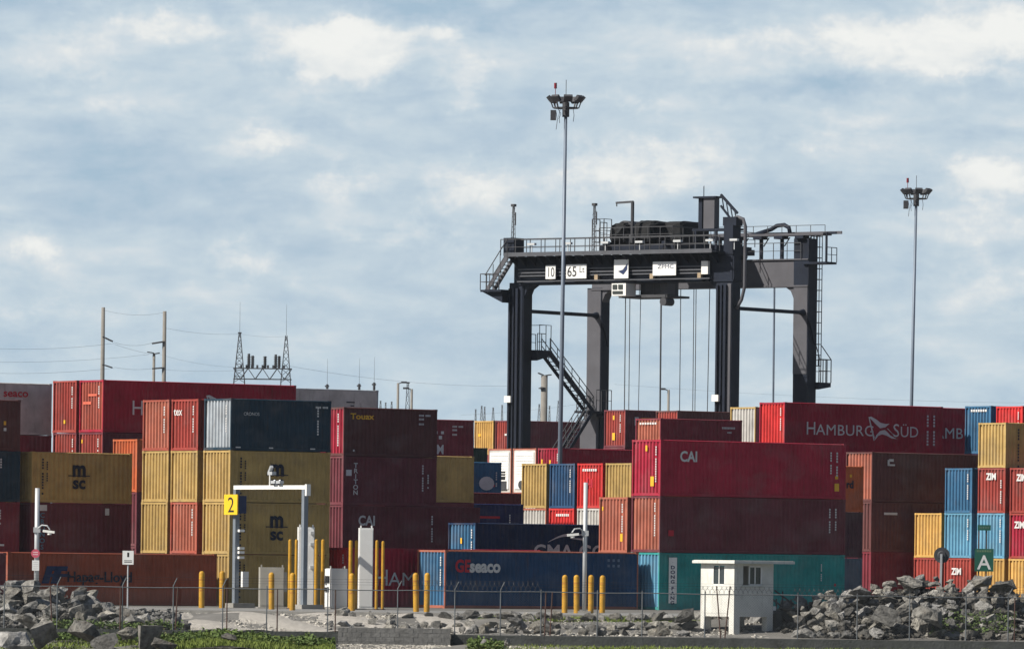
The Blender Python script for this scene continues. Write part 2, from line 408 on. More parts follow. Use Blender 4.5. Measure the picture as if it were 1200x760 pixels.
def f_frame(L, H):
    def fn(b):
        e = 0.012
        for x in (0, L - PR):
            for y in (0, WD - PR): b.box(x + .004, x + PR + (.06 if x == 0 else 0) - .004 - (.06 if x == 0 else 0), y + .004, y + PR - .004, .11, H - .11)
        for x in (0, L - 0.178):
            for y in (0, WD - 0.162):
                for z in (0, H - 0.118): b.box(x - .006, x + .184, y - .006, y + .168, z, z + .118)
        for y in (e, WD - 0.06 - e):                        # side rails, the top one chamfered
            b.box(.18, L - .18, y, y + .06, .02, .15)
            s = 1 if y < 1 else -1
            y0 = y if y < 1 else y + .06
            prof = [(y0, H - .085), (y0 - s * .004, H - .04), (y0 + s * .032, H - .008), (y0 + s * .06, H - .008), (y0 + s * .06, H - .085)]
            b.prism(prof, lambda p, q: (.18, p, q), lambda p, q: (L - .18, p, q))
        for x in (e, L - .07 - e):
            b.box(x, x + .07, .165, WD - .165, .015, .15)
            b.box(x, x + .07, .165, WD - .165, H - .11, H - .012)
        if L < 7:                                            # fork pockets
            pass
    return fn
def f_door(L, H, half):
    def fn(b):
        y0, y1 = (PR, WD / 2 - .01) if half == 0 else (WD / 2 + .01, WD - PR)
        b.box(L - .05, L - .018, y0, y1, .15, H - .12)
        for yy in (y0 + .25, y1 - .25):
            b.box(L - .018, L + .004, yy - .017, yy + .017, .12, H - .1)
            b.box(L - .018, L + .01, yy - .12, yy + .05, 1.1, 1.16)
    return fn
NCON = [0]
FOOT = []   # footprints for a clash check
def container(base, L, H, col, label, group, kind='dry', endcol=None, framecol=None):
    root = empty('shipping_container' if kind == 'dry' else 'refrigerated_container', base, TH)
    tag(root, label, 'shipping container', group)
    H = round(H, 3)
    c = COL[col]; fl = kind == 'reefer'
    def p(name, me, cc, r=1.0):
        o = bpy.data.objects.new(name, me); C.objects.link(o); o.parent = root
        o.color = (cc[0] * r, cc[1] * r, cc[2] * r, 1); return o
    jit = random.uniform(.9, 1.08); c = tuple(v * jit for v in c[:3])
    fc = COL[framecol] if framecol else c
    p('frame', part_mesh(('frame', L, H), f_frame(L, H), FRAMEP), fc, 1.0)
    p('side_panel', part_mesh(('side_panel', L, H, 0, fl), f_side(L, H, .022, 1, flat=fl), PAINT), c)
    p('side_panel', part_mesh(('side_panel', L, H, 1, fl), f_side(L, H, WD - .022, -1, flat=fl), PAINT), c)
    p('end_wall', part_mesh(('end_wall', L, H, fl), f_end(L, H, .02, 1, flat=fl), PAINT), COL[endcol] if endcol else c, 1.0)  # some end walls get a lighter colour that paints in the sun
    p('roof', part_mesh(('roof', L, H), f_roof(L, H), PAINT), c)
    p('door', part_mesh(('door', L, H, 0), f_door(L, H, 0), PAINT), c)
    p('door', part_mesh(('door', L, H, 1), f_door(L, H, 1), PAINT), c)
    return root
S, Hc = 2.591, 2.896
L20, L40 = 6.058, 12.192
def fmarks(key):
    return key
def marks_mesh(name, rects, plane, m, parent):
    """plane 's' side (x,z) or 'e' end (y measured from the far corner, z)"""
    b = MB()
    for x0, x1, z0, z1 in rects:
        if plane == 's': b.add([(x0, -.003, z0), (x1, -.003, z0), (x1, -.003, z1), (x0, -.003, z1)], [(0, 1, 2, 3)])
        else: b.add([(-.003, WD - x0, z0), (-.003, WD - x1, z0), (-.003, WD - x1, z1), (-.003, WD - x0, z1)], [(0, 1, 2, 3)])
    return b.obj(name, m, parent)
def end_digits(o, H, m=None, x=1.95, n=11, top=None, w_=.09):
    r = random.Random(int(o.location.x * 100)); z = (top or H - .35); rects = []
    for i in range(n):
        if i not in (4,):
            rects.append((x, x + w_, z - .085, z))
        z -= .125
    marks_mesh('identification_number', rects, 'e', m or MARKW, o)
def side_block(o, L, H, x=None, z=None, rows=3, m=None):
    """rows of small stencilled figures near the upper right of a side"""
    r = random.Random(int(o.location.x * 37)); x = x if x is not None else L - 1.2; z = z or H - .35; rects = []
    for i in range(rows):
        n = (9, 4, 5, 6)[i % 4]
        for j in range(n):
            if j != 4: rects.append((x + j * .085, x + j * .085 + .06, z - .1, z))
        z -= .2 if i == 0 else .26
    marks_mesh('identification_number', rects, 's', m or MARKG, o)
def side_vert(o, L, H, x, n=12, top=None, m=None, s_=.09):
    z = top or H - .4; rects = []
    for i in range(n):
        if i not in (4, 11): rects.append((x, x + s_, z - s_, z))
        z -= s_ * 1.45
    marks_mesh('identification_number', rects, 's', m or MARKG, o)
def stext(o, s, x, z, size, m=MARKG, bold=.0, sx=1.0, name='lettering', sp=1.0):
    return text(s, size, m, o, (x, -.004, z), (1, 0, 0), (0, 0, 1), name, bold, sx, sp=sp)
def etext(o, s, y, z, size, m=MARKW, bold=.0, sx=1.0, name='lettering'):
    return text(s, size, m, o, (-.006, WD - y, z), (0, -1, 0), (0, 0, 1), name, bold, sx)
def stack_text(o, s, x, z, size, m, bold=0.0, step=1.35, rot=False):
    """letters one under the other"""
    rs = None
    for i, ch in enumerate(s):
        if ch == ' ': z -= size * step * .6; continue
        text(ch, size, m, o, (x, -.004, z - size), (1, 0, 0), (0, 0, 1), 'letter', bold, 1.2, align='CENTER'); z -= size * step
def msc(o, L, H, xf=.47, s=1.0):
    x = L * xf; z = H * .5
    text('m', .80 * s, MARKN, o, (x, -.004, z + .08), (1, 0, 0), (0, 0, 1), 'lettering', .055, .95, align='CENTER')
    marks_mesh('emblem', [(x - .66 * s, x + .66 * s, z + .07, z + .12)], 's', MARKN, o)
    text('sc', .62 * s, MARKN, o, (x, -.004, z - .55 * s), (1, 0, 0), (0, 0, 1), 'lettering', .05, 1.05, align='CENTER')
    side_vert(o, L, H, L * .10, 13, H - .35, MARKN, .10)
    side_vert(o, L, H, L * .145, 9, H - .5, MARKN, .08)
def poly_mark(o, pts, m, plane='s', name='emblem'):
    b = MB()
    if plane == 's': b.add([(x, -.004, z) for x, z in pts], [tuple(range(len(pts)))])
    else: b.add([(-.006, WD - x, z) for x, z in pts], [tuple(range(len(pts)))])
    ob = b.obj(name, m, o)
    bm = bmesh.new(); bm.from_mesh(ob.data); bmesh.ops.triangulate(bm, faces=bm.faces); bm.to_mesh(ob.data); bm.free()
    return ob
def hs_logo(o, L, H, x0, cap, zb=1.0):
    """white word, flag emblem, white word"""
    stext(o, 'H', x0, zb, cap * 1.22, MARKG, 0.0, 1.0)
    stext(o, 'AMBURG', x0 + cap * 1.22, zb, cap, MARKG, 0.0, 1.18, sp=1.04)
    e = x0 + cap * 7.5
    def q(pts): return [(e + a * cap * 1.28, zb + c * cap * 1.02) for a, c in pts]
    poly_mark(o, q([(0, 1.75), (.25, 1.8), (.75, 1.55), (1.15, 1.25), (1.65, 1.15), (2.0, 1.2), (1.6, .85), (1.1, .75), (.7, 1.1), (.35, 1.45)]), MARKG)
    poly_mark(o, q([(.55, -.45), (.75, .1), (1.1, .5), (1.55, .6), (1.75, .45), (2.1, .1), (2.7, -.2), (2.2, -.15), (1.7, .1), (1.3, .2), (.95, .05)]), MARKG)
    poly_mark(o, q([(0, 1.75), (.10, 1.7), (.60, -.1), (.52, -.45)]), MARKG)
    poly_mark(o, q([(1.75, .75), (1.85, .75), (2.55, 0), (2.65, -.1)]), MARKG)
    f = e + cap * 2.95
    stext(o, 'S', f, zb, cap * 1.22, MARKG, 0.0, 1.05)
    stext(o, '\u00dcD', f + cap * .88, zb, cap, MARKG, 0.0, 1.1)
STK = {}
def stack(name, x, yt, k, tiers, anchor='L', base_fill=None, ref=None, grp=None, fillcol='maroon', phrase=''):
    """tiers from the top down: (L, H, colour, label, decorate, options)"""
    if ref is not None:
        rn, off = ref; p0 = STK[rn].copy()
        o0 = Vector((p0.x, p0.y, 0)) + NV * off
        if k: o0 += DV * k
        ztop = yt
    else:
        p = P(x, yt, k); ztop = p.z
        o0 = Vector((p.x, p.y, 0))
        if anchor == 'R': o0 -= DV * tiers[0][0]
    vis = sum(t[1] for t in tiers)
    if ztop is None: ztop = vis
    rest = ztop - vis
    tl = list(tiers)
    if rest > 1.2:
        n = max(1, round(rest / 2.75)); h = rest / n
        if n == 1 and h < 1.9: pass
        for i in range(n):
            tl.append((tiers[-1][0], h, fillcol, None, None, {}))
    else:                                   # the lowest tier takes up the slack
        t = tl[-1]; tl[-1] = (t[0], t[1] + rest) + tuple(t[2:])
    z = ztop; N_ = len(tl); STK[name] = o0
    for i, t in enumerate(tl):
        L, H, col, label, deco, opt = t
        z -= H
        lab = label
        if lab is None:
            word = {0: 'lowest in', 1: 'second lowest in', 2: 'third lowest in', 3: 'fourth lowest in'}[N_ - 1 - i]
            lab = f"{col_word(col)} container {word} {phrase}"
        o = container((o0.x + random.uniform(-.015, .015), o0.y, z + .001), L, H - .004, col, lab, grp or 'shipping containers stacked in the yard', **opt)
        FOOT.append((name, i, o0.dot(DV), o0.dot(DV) + L, o0.dot(NV), o0.dot(NV) + WD, z, z + H))
        if deco: deco(o, L, H)
    pr = IMG(Vector((o0.x, o0.y, ztop)))
    e2 = o0 + DV * tl[0][0]; pe = IMG(Vector((e2.x, e2.y, ztop)))
    print('STK %-8s near(%.0f,%.0f) right %.0f  left %.0f ztop %.2f  n=%d fill %.2f  bottoms %s' % (name, pr[0], pr[1], pe[0], IMG(Vector((*(o0 + NV * WD).xy, ztop)))[0], ztop, N_, rest,
          [round(IMG(Vector((o0.x, o0.y, ztop - sum(t[1] for t in tl[:j + 1]))))[1]) for j in range(N_)]))
def col_word(c):
    return dict(maroon='maroon', dmaroon='dark maroon', brown='dark brown', khaki='khaki', yellow='yellow', orange='orange', navy='navy', purple='dark purple', salmon='faded orange', crimson='crimson', hsred='red', rbrown='reddish brown', grey='grey', white='white').get(c, c)
def D(*fs):
    def f(o, L, H):
        for g_ in fs: g_(o, L, H)
    return f
ed = lambda o, L, H: end_digits(o, H)
def edx(x=1.95, n=11, top=None): return lambda o, L, H: end_digits(o, H, x=x, n=n, top=(H - top if top else None))
def tagY(y, z, w_=.16, h_=.3): return lambda o, L, H: marks_mesh('caution_label', [(y, y + w_, z, z + h_)], 'e', MARKY, o)
def stripW(y0, y1, dz=.32, h_=.14):
    def f(o, L, H):
        n = 7; s_ = (y1 - y0) / n
        marks_mesh('white_lettering_row', [(y0 + i * s_, y0 + i * s_ + s_ * .72, H - dz - h_, H - dz) for i in range(n)], 'e', MARKW, o)
    return f
def sb(xr=1.25, z=.35, rows=3, m=None): return lambda o, L, H: side_block(o, L, H, L - xr, H - z, rows, m)
def sv(xr, n=12, top=.4, m=None, s_=.09): return lambda o, L, H: side_vert(o, L, H, L - xr, n, H - top, m, s_)
def sq(x, z, w_, h_, m, name='caution_label'): return lambda o, L, H: marks_mesh(name, [(x if x >= 0 else L + x, (x if x >= 0 else L + x) + w_, z, z + h_)], 's', m, o)
def T(s, x, z, size, m=MARKG, bold=.0, sx=1.0, sp=1.0): return lambda o, L, H: stext(o, s, x if x >= 0 else L + x, z, size, m, bold, sx, sp=sp)
def E(s, y, z, size, m=MARKW, bold=.03, sx=1.0): return lambda o, L, H: etext(o, s, y, z, size, m, bold, sx)
MSC = lambda o, L, H: msc(o, L, H)
n_ = {}
GF = 'containers in the front row along the road'
# ---- front row, left to right
stack('F0', 7.5, 647, 24.35, [(L40, S, 'dmaroon', 'dark maroon container cut off by the left edge beside the long rusty orange one', None, n_)], 'R', grp=GF)
def hapag(o, L, H):
    stext(o, 'Hapag-Lloyd', 3.4, 1.15, .50, MARKN, .03, 1.06)
    x, z = 1.95, 1.05
    for dx in (0, .52):
        poly_mark(o, [(x + dx, z), (x + dx + .42, z), (x + dx + .62, z + .62), (x + dx + .95, z + .62), (x + dx + 1.0, z + .85), (x + dx + .3, z + .85)], MARKO)
    poly_mark(o, [(x + .5, z + .32), (x + 1.75, z + .32), (x + 1.6, z + .48), (x + .55, z + .48)], MARKO)
stack('Hapag', 9, 646, 24.1, [(L40, S, 'hlorange', 'long dark rusty orange container with navy lettering, alone on the ground behind the left rocks', hapag, n_)], grp=GF)
def place(px, z, k):           # ground point of a near corner seen on column px
    return P(px, HZ - (z - EYE) * k - (px - 600) * 0, k)
def stackz(name, px, k, tiers, **kw):
    """near corner on column px, standing on the ground: the top follows from the tiers"""
    zt = sum(t[1] for t in tiers)
    # row of the photo at which the top lands
    v = zt - EYE; u = (px - 600) / k
    X_ = (u - v * sr) / cr
    py = HZ - (-X_ * sr + v * cr) * k
    stack(name, px, py, k, tiers, **kw)
GC = 'containers of the left yellow block'
stackz('C1', 271, 23.5, [
    (L20, S, 'dblue', 'dark blue container with pale blue end, topmost of its stack over three khaki ones', D(edx(), T('CRONOS', .75, 1.75, .16), sb(.95, .3, 1), sv(.85, 11, .35), sq(.3, .12, .3, .06, MARKG, 'stencil'), sq(2.3, .12, .25, .06, MARKG, 'stencil'), sq(4.8, .12, .3, .06, MARKG, 'stencil')), dict(endcol='grey', framecol='dblue')),
    (L20, S, 'khaki', 'khaki container with two-line black emblem directly under the dark blue container', MSC, n_),
    (L20, S, 'khaki', 'khaki container with black emblem seen through the white truck portal, second from the ground', MSC, n_),
    (L20, S, 'khaki', 'khaki container standing on the ground behind the beige cabinet and truck portal', MSC, n_)], grp=GC)
stack('C2', 0, None, 0, [
    (L20, S, 'rbrown', 'dark red container with three white letters on its end, topmost row', D(E('tex', .22, 1.78, .40, MARKW, .015, 1.0), edx(1.95, 11)), n_),
    (L20, S, 'khaki', 'khaki container under the dark red one with white letters', None, dict(endcol='khaki')),
    (L20, S, 'orangered', 'salmon red container between two yellow ones, above the long rusty orange container', ed, dict(endcol='salmon')),
    (L20, S, 'dmaroon', 'dark maroon container on the ground behind the rusty orange one, middle column', None, n_)], ref=('C1', 2.98), grp=GC)
stack('C3', 0, None, 0, [
    (L20, S, 'orangered', 'orange-red container topmost at the left corner of the yellow block', ed, dict(endcol='salmon')),
    (L20, S, 'khaki', 'yellow container directly under the orange-red corner container', None, n_),
    (L20, S, 'khaki', 'yellow container at the left of the block, second from ground over the rusty orange container', None, n_),
    (L20, S, 'brown', 'brown container on the ground under the leftmost yellow pair', None, n_)], ref=('C2', 2.7), grp=GC)
stack('OR', 161, 514, 21.5, [
    (L20, Hc, 'orange', 'bright orange container half in shadow between the khaki emblem container and the yellow block', None, n_)], grp=GC, fillcol='dmaroon', phrase='the stack under the half shadowed orange one')
# ---- far left
GA = 'containers in the dark stacks at the far left'
stack('A', 24.7, 468.5, 23.05, [
    (L20, S, 'brown', 'dark brown container topmost at the left photo edge in front of the white refrigerated one', D(sv(1.7, 12), sq(-1.0, 1.3, .14, .2, MARKY), sq(-1.0, 1.0, .16, .16, MARKG, 'stencil')), n_),
    (L20, S, 'dblue', 'deep blue container at the left photo edge under the dark brown one', D(sq(-2.6, 1.1, .5, .45, MARKG, 'emblem'), sv(1.9, 12), sv(1.2, 4)), n_),
    (L20, S, 'maroon', 'maroon container at the left photo edge under the deep blue one', D(sv(1.2, 6), sq(-1.8, .35, .9, .1, MARKG, 'stencil')), n_),
    (L20, S, 'dmaroon', 'dark maroon container on the ground two below the deep blue one', None, n_)], 'R', grp=GA)
def cronos(o, L, H):
    marks_mesh('logo_panel', [(.42, .95, H - .42, H - .12)], 's', MARKG, o)
    stack_text(o, 'CRONOS', .68, H - .52, .24, mat('pale_blue_marking', (.10, .22, .32), .7), .03, 1.35)
    marks_mesh('stencil', [(L - 1.6, L - 1.35, H - .6, H - .25)], 's', MARKG, o)
stack('B', 37.5, 528.5, 23.03, [
    (L20, S, 'khaki', 'khaki container with black emblem left of the bright orange container', MSC, n_),
    (L20, S, 'dmaroon', 'dark maroon container with letters stacked vertically, under the left khaki emblem container', cronos, n_),
    (L20, S, 'dmaroon', 'dark container on the ground beneath the one with vertically stacked pale blue letters', None, n_)], grp=GA)
# ---- tall red pair behind, white refrigerated ones
GD = 'containers in the tall red stacks behind the left block'
stack('D1', 121, 444.5, 21.25, [
    (12.85, Hc, 'hsred', 'long bright red container with white lettering on its side, highest of the left stacks', D(lambda o, L, H: hs_logo(o, L, H, 1.85, .66), edx(1.95, 10), lambda o, L, H: marks_mesh('patch', [(.9, 1.8, H - .9, H - .78), (.4, 1.2, H - 1.35, H - 1.2)], 'e', mat('pink_patch', (.6, .13, .08), .7), o)), dict(endcol='orangered')),
    (L40, Hc, 'dmaroon', 'dark maroon container with reddish end under the long bright red one with lettering', D(tagY(.25, 2.3, .12, .2), edx(1.9, 6)), dict(endcol='rbrown'))], grp=GD, phrase='the tall red stack behind the left yellow block')
stack('D2', P(121, 444.5, 21.25).z, P(121, 444.5, 21.25).z, 0, [
    (L40, Hc, 'rbrown', 'red container end with faded paint at the upper left, beside the long bright red one', D(edx(1.95, 10), tagY(1.15, .5, .16, .2)), dict(endcol='rbrown')),
    (L40, Hc, 'dmaroon', 'dull red container end below the faded red upper left one', edx(2.0, 6), dict(endcol='rbrown'))], ref=('D1', 2.72), grp=GD, phrase='the stack under the faded red end')
GR = 'white refrigerated containers at the back'
RED_T = MARKR
stack('E1', 61, 449.5, 20.9, [
    (L40, Hc, 'white', 'white refrigerated container with red lettering behind the dark brown one at the left edge', D(T('seaco', -3.2, 2.12, .42, MARKR, .03, 1.2), sq(-2.4, 1.98, .5, .06, MARKG, 'stencil')), dict(kind='reefer')),
    (L40, S, 'maroon', 'dark red container under the left white refrigerated container', None, n_)], 'R', grp=GR, phrase='the stack under the left white refrigerated container')
stack('E2', 443.5, 457, 19.8, [
    (L40, Hc, 'white', 'white refrigerated container with dark corner post behind the dark brown yellow-lettered one', D(sq(-2.3, 2.1, .6, .07, MARKN, 'stencil'), sq(-2.0, 1.9, .25, .06, MARKN, 'stencil')), dict(kind='reefer', framecol='grey'))], 'R', grp=GR, phrase='the stack under the right white refrigerated container')
# ---- middle left
GT = 'containers of the dark brown block in the middle left'
stack('F', 403.5, 476.5, 22.15, [
    (L20, S, 'brown', 'dark brown container with yellow lettering topmost of the middle left stack', D(T('Touax', .42, 1.97, .30, MARKY, .04, 1.35), sb(1.2, .3, 3), tagY(.25, 2.0, .4, .12), edx(1.85, 14), sq(.6, .25, .1, .1, MARKG, 'stencil')), dict(endcol='crimson')),
    (L20, S, 'dmaroon', 'maroon container with white letters stacked vertically under the yellow-lettered one', D(lambda o, L, H: stack_text(o, 'TRITON', .80, H - .36, .24, MARKW, .03, 1.2), sq(.18, 1.55, .36, .32, MARKG, 'logo_panel'), sv(.95, 12), sv(.6, 6, .9)), n_),
    (8.95, Hc, 'dmaroon', 'long maroon container with three big white letters in the middle left, under the vertical-lettered one', D(T('CAI', 1.0, 1.85, .50, MARKG, .04, .95), sv(3.2, 12, .5)), n_),
    (L40, S, 'maroon', 'maroon container on the ground behind the red one with cut-off lettering', None, n_)], grp=GT)
stack('KM', 556, 534.5, 21.0, [
    (L20, S, 'khaki', 'khaki container partly hidden behind the vertical-lettered maroon one', MSC, n_),
    (L20, S, 'dmaroon', 'dark maroon container in the stack beneath the partly hidden khaki one, middle left', None, n_),
    (L20, Hc, 'dmaroon', 'dark maroon container on the ground beneath the partly hidden khaki one, middle left', None, n_)], 'R', grp=GT)
stack('M', 555.5, 492, 20.45, [
    (L20, S, 'maroon', 'dark maroon container with large white letter peeping out right of the yellow-lettered brown one', D(T('M', -2.6, .62, .52, MARKG, .03, .9), sq(-2.45, 1.45, .22, .2, MARKG, 'emblem'), sq(-2.75, 1.75, .2, .16, MARKG, 'emblem'), sq(-2.3, 1.75, .2, .16, MARKG, 'emblem'), sb(1.5, .35, 3)), n_)], 'R', grp=GT, fillcol='maroon', phrase='the stack behind the brown yellow-lettered container')
GB = 'containers of the back middle rows'
stack('H1', 578.3, 492.5, 15.5, [(L40, S, 'yellow', 'small distant yellow container end left of the crane leg', D(tagY(.5, 1.4, .3, .2)), n_)], grp=GB, fillcol='maroon', phrase='the distant stack topped by a yellow container')
stack('H2', P(578.3, 492.5, 15.5).z, P(578.3, 492.5, 15.5).z, 0, [(L40, S, 'dmaroon', 'long dark reddish brown container behind the crane legs and the stairs', D(lambda o, L, H: marks_mesh('white_lettering_row', [(1.2, 2.1, H - 1.15, H - 1.0)], 'e', MARKW, o)), dict(endcol='rbrown'))], ref=('H1', -2.70), grp=GB, fillcol='dmaroon', phrase='the distant stack behind the crane legs')
def circ(x, z, r, m): 
    def f(o, L, H):
        pts = [(L + x + r * 1.35 * cos(a * pi / 8), z + r * sin(a * pi / 8)) for a in range(16)]
        poly_mark(o, pts, m)
    return f
stack('I', 588, 541.5, 19.3, [
    (L20, S, 'blue', 'mid blue container with round white emblem beside the white refrigerated ends', D(circ(-1.1, 1.3, .42, MARKG), sv(.42, 7, .6), sq(-.6, 1.1, .1, .12, MARKR, 'stencil')), n_)], 'R', grp=GB, fillcol='dgreen', phrase='the stack under the round emblem')
stack('I2', 571.5, 524.5, 18.5, [(L20, S, 'dgreen', 'dark green container above and behind the mid blue one with round emblem', None, n_)], 'R', grp=GB, fillcol='dgreen', phrase='the stack topped by the dark green container')
def reefer_unit(o, L, H, win=True):
    b = MB(); b.box(-.03, .02, .22, WD - .22, .35, H - .25)
    for i in range(9): b.box(-.06, -.03, .3, WD - .3, 1.15 + i * .16, 1.19 + i * .16)
    b.obj('cooling_unit', WHITE, o)
    b = MB(); b.box(-.055, -.031, .55, 1.05, H - 1.95, H - 1.4); b.obj('opening', BLACKM, o)
    b = MB(); b.tube([(-.08, 1.5, .62), (-.031, 1.5, .62)], .26, 14); b.box(-.06, -.031, .4, 1.1, .3, .85); b.obj('compressor', DARKST, o)
stack('J', 657.7, 524.5, 18.9, [(L40, Hc, 'hsred', 'long bright red container in front of the crane stairs, behind the khaki and blue ends', D(tagY(.35, 1.9, .14, .3), tagY(1.2, 1.9, .14, .25), edx(2.0, 10)), n_)], grp=GB, fillcol='maroon', phrase='the stack in front of the crane stairs')
zj = P(657.7, 524.5, 18.9).z
stack('W1', zj, zj, 0, [(L40, Hc, 'white', 'white rust-edged refrigerated container end beside the long bright red container', reefer_unit, dict(kind='reefer', framecol='salmon'))], ref=('J', 2.65), grp=GB, fillcol='white', phrase='the stack under the right white refrigerated end')
stack('W2', zj, zj, 0, [(L40, Hc, 'white', 'white refrigerated container end crossed by a slanting shadow, right of the dark green container', reefer_unit, dict(kind='reefer', framecol='salmon'))], ref=('W1', 2.62), grp=GB, fillcol='white', phrase='the stack under the left white refrigerated end')
stack('I3', 613.5, 577.5, 19.75, [(L20, S, 'dmaroon', 'dark maroon container under the white refrigerated ends, above the navy one with red stripe', None, n_)], 'R', grp=GB, fillcol='dmaroon', phrase='the low stack under the white refrigerated ends')
stack('NV', 613.5, 590.5, 20.6, [(L20, Hc, 'navy', 'navy container with a red stripe above the long navy one with swoosh', D(sq(-3.4, 2.06, 1.75, .13, MARKR, 'red_stripe'), sv(1.0, 5, .6)), n_)], 'R', grp=GB, fillcol='navy', phrase='the stack under the red striped navy one')
GK = 'containers of the four coloured ends in the middle'
stackz('K1', 740, 20.55, [
    (L20, S, 'khaki', 'yellow container, rightmost of the four ends, left of the tall crimson one', None, n_),
    (L20, S, 'white', 'white container under the rightmost yellow end, mostly hidden by the faded orange end', None, n_),
    (L20, Hc, 'dmaroon', 'dark container on the ground beneath the rightmost yellow end', None, n_)], grp=GK)
stack('K2', 0, None, 0, [
    (L20, S, 'redend', 'bright red container with white lettering row between the blue and yellow ends', D(stripW(.5, 1.9), lambda o, L, H: marks_mesh('emblem', [(.9, 1.05, 1.2, 1.8), (1.3, 1.45, 1.2, 1.7), (1.05, 1.35, 1.35, 1.45)], 'e', MARKR, o)), n_),
    (L20, S, 'white', 'off-white container under the bright red one with lettering row, behind the camera pole', None, n_),
    (L20, Hc, 'dmaroon', 'dark container on the ground beneath the bright red end with lettering row', None, n_)], ref=('K1', 2.72), grp=GK)
stack('K3', 0, None, 0, [
    (L20, S, 'mblue', 'deep blue container end between the khaki and bright red ends', ed, n_),
    (L20, S, 'redend', 'bright red container under the deep blue end', stripW(.7, 2.0), n_),
    (L20, Hc, 'dmaroon', 'dark container on the ground beneath the deep blue end', None, n_)], ref=('K2', 2.72), grp=GK)
stack('K4', 0, None, 0, [
    (L20, S, 'khaki', 'khaki container end, leftmost of the four ends, right of the white refrigerated ones', None, n_),
    (L20, S, 'white', 'rust-streaked white container under the leftmost khaki end', None, dict(framecol='salmon')),
    (L20, Hc, 'dmaroon', 'dark container on the ground beneath the leftmost khaki end', None, n_)], ref=('K3', 2.72), grp=GK)
def cma(o, L, H):
    text('CMA CGM', .68, MARKG, o, (3.75, -.004, 1.13), (1, 0, 0), (0, 0, 1), 'lettering', .035, 1.2, sp=1.05)
    def arc(x0, z0, w_, h_, t0, t1, th):
        a = [(x0 + w_ * (i / 12), z0 + h_ * sin(pi / 2 * (t0 + (t1 - t0) * i / 12))) for i in range(13)]
        bq = [(x, z - th * (.15 + .85 * i / 12)) for i, (x, z) in enumerate(a)]
        poly_mark(o, a + bq[::-1], MARKG)
    arc(4.7, 1.95, 1.4, .45, 0, 1, .16)
    arc(6.15, 2.2, 1.2, .22, .1, 1, .09); arc(6.15, 2.16, 1.1, .0, 0, 1, .13)
stack('CMA', 557, 612, 22.5, [(L40, Hc, 'cmanavy', 'long navy container with grey swoosh and half hidden lettering, blue end with yellow label', D(cma, tagY(1.1, 1.8, .14, .3), edx(2.05, 9)), dict(endcol='blue', framecol='cmanavy')),
                             (L40, 1.5, 'navy', 'low navy flat unit on the ground beneath the long navy container with swoosh', None, n_)], grp=GK)
# ---- front row middle
stack('HSf', 407.6, 641, 23.25, [(L40, Hc, 'hsred', 'bright red container with cut-off white lettering behind the white cabinets and yellow posts', D(lambda o, L, H: hs_logo(o, L, H, 1.7, .68, 1.1), edx(2.0, 9)), dict(endcol='redend'))], grp=GF)
def seaco(o, L, H):
    stext(o, 'GE', .62, 1.85, .60, MARKR, .05, .9); stext(o, 'seaco', 1.52, 1.85, .60, MARKW, .06, .98)
    marks_mesh('identification_number', [(L - 2.0 + (i % 3) * .32, L - 1.85 + (i % 3) * .32, H - .5 - (i // 3) * .28, H - .36 - (i // 3) * .28) for i in range(6)], 's', mat('faint_marking', (.12, .17, .25), .7), o)
stack('GE', 522, 643.8, 23.3, [(L40, Hc, 'geblue', 'long blue container on the ground with red and white lettering, centre of the front row', D(seaco, edx(2.0, 12)), dict(endcol='blue', framecol='salmon'))], grp=GF)
def dong(o, L, H):
    marks_mesh('logo_panel', [(.62, 1.14, .35, H - .25)], 's', WHITE, o)
    z = H - .35
    text('\u00b7\u00b7', .1, MARKO, o, (.87, -.008, z - .2), (1, 0, 0), (0, 0, 1), 'letter', .02, 1, align='CENTER')
    z -= .32
    for ch in 'DONG FANG':
        if ch == ' ': z -= .1; continue
        text(ch, .17, MARKO, o, (.87, -.008, z - .17), (1, 0, 0), (0, 0, 1), 'letter', .05, 1.5, align='CENTER'); z -= .245
stack('TL', 774.3, 514.5, 22.85, [
    (L40, Hc, 'crimson', 'long crimson container with three big white letters, topmost over the maroon and teal ones', D(T('CAI', 1.25, 1.80, .52, MARKG, .04, .95), sv(1.05, 9, .45), sv(.65, 9, .45, MARKG, .1), sq(-.75, .42, .3, .4, MARKY), sq(-.72, 1.05, .2, .16, MARKY), tagY(1.15, 2.3, .15, .3), tagY(1.6, .5, .28, .5), edx(2.0, 15)), n_),
    (L40, Hc, 'dmaroon', 'long dark maroon container with end painted sunlit orange between the crimson and teal ones', D(sv(1.1, 10, .5), sv(.7, 9, .5), edx(1.95, 14), sq(.55, .85, .35, .3, MARKR, 'stencil')), dict(endcol='salmon', framecol='dmaroon')),
    (L40, Hc, 'teal', 'long teal container on the ground with white vertical name panel, behind the guard hut', D(dong, sv(1.6, 9, .5, MARKW, .07), sq(-.7, .8, .12, .16, MARKR, 'stencil'), sq(-.7, 1.3, .12, .14, MARKR, 'stencil')), dict(endcol='lblue'))], grp='containers of the tall crimson stack at right centre')
zt = 2 * Hc
stack('L1', zt, zt, 0, [
    (L40, Hc, 'salmon', 'faded orange container end left of the tall crimson stack, above the blue container', D(tagY(1.85, .6, .2, .4), tagY(.25, 2.2, .12, .2), edx(1.95, 12)), n_),
    (L40, Hc, 'dmaroon', 'dark container on the ground beneath the faded orange end beside the crimson stack', None, n_)], ref=('TL', 2.75), grp='containers of the tall crimson stack at right centre')
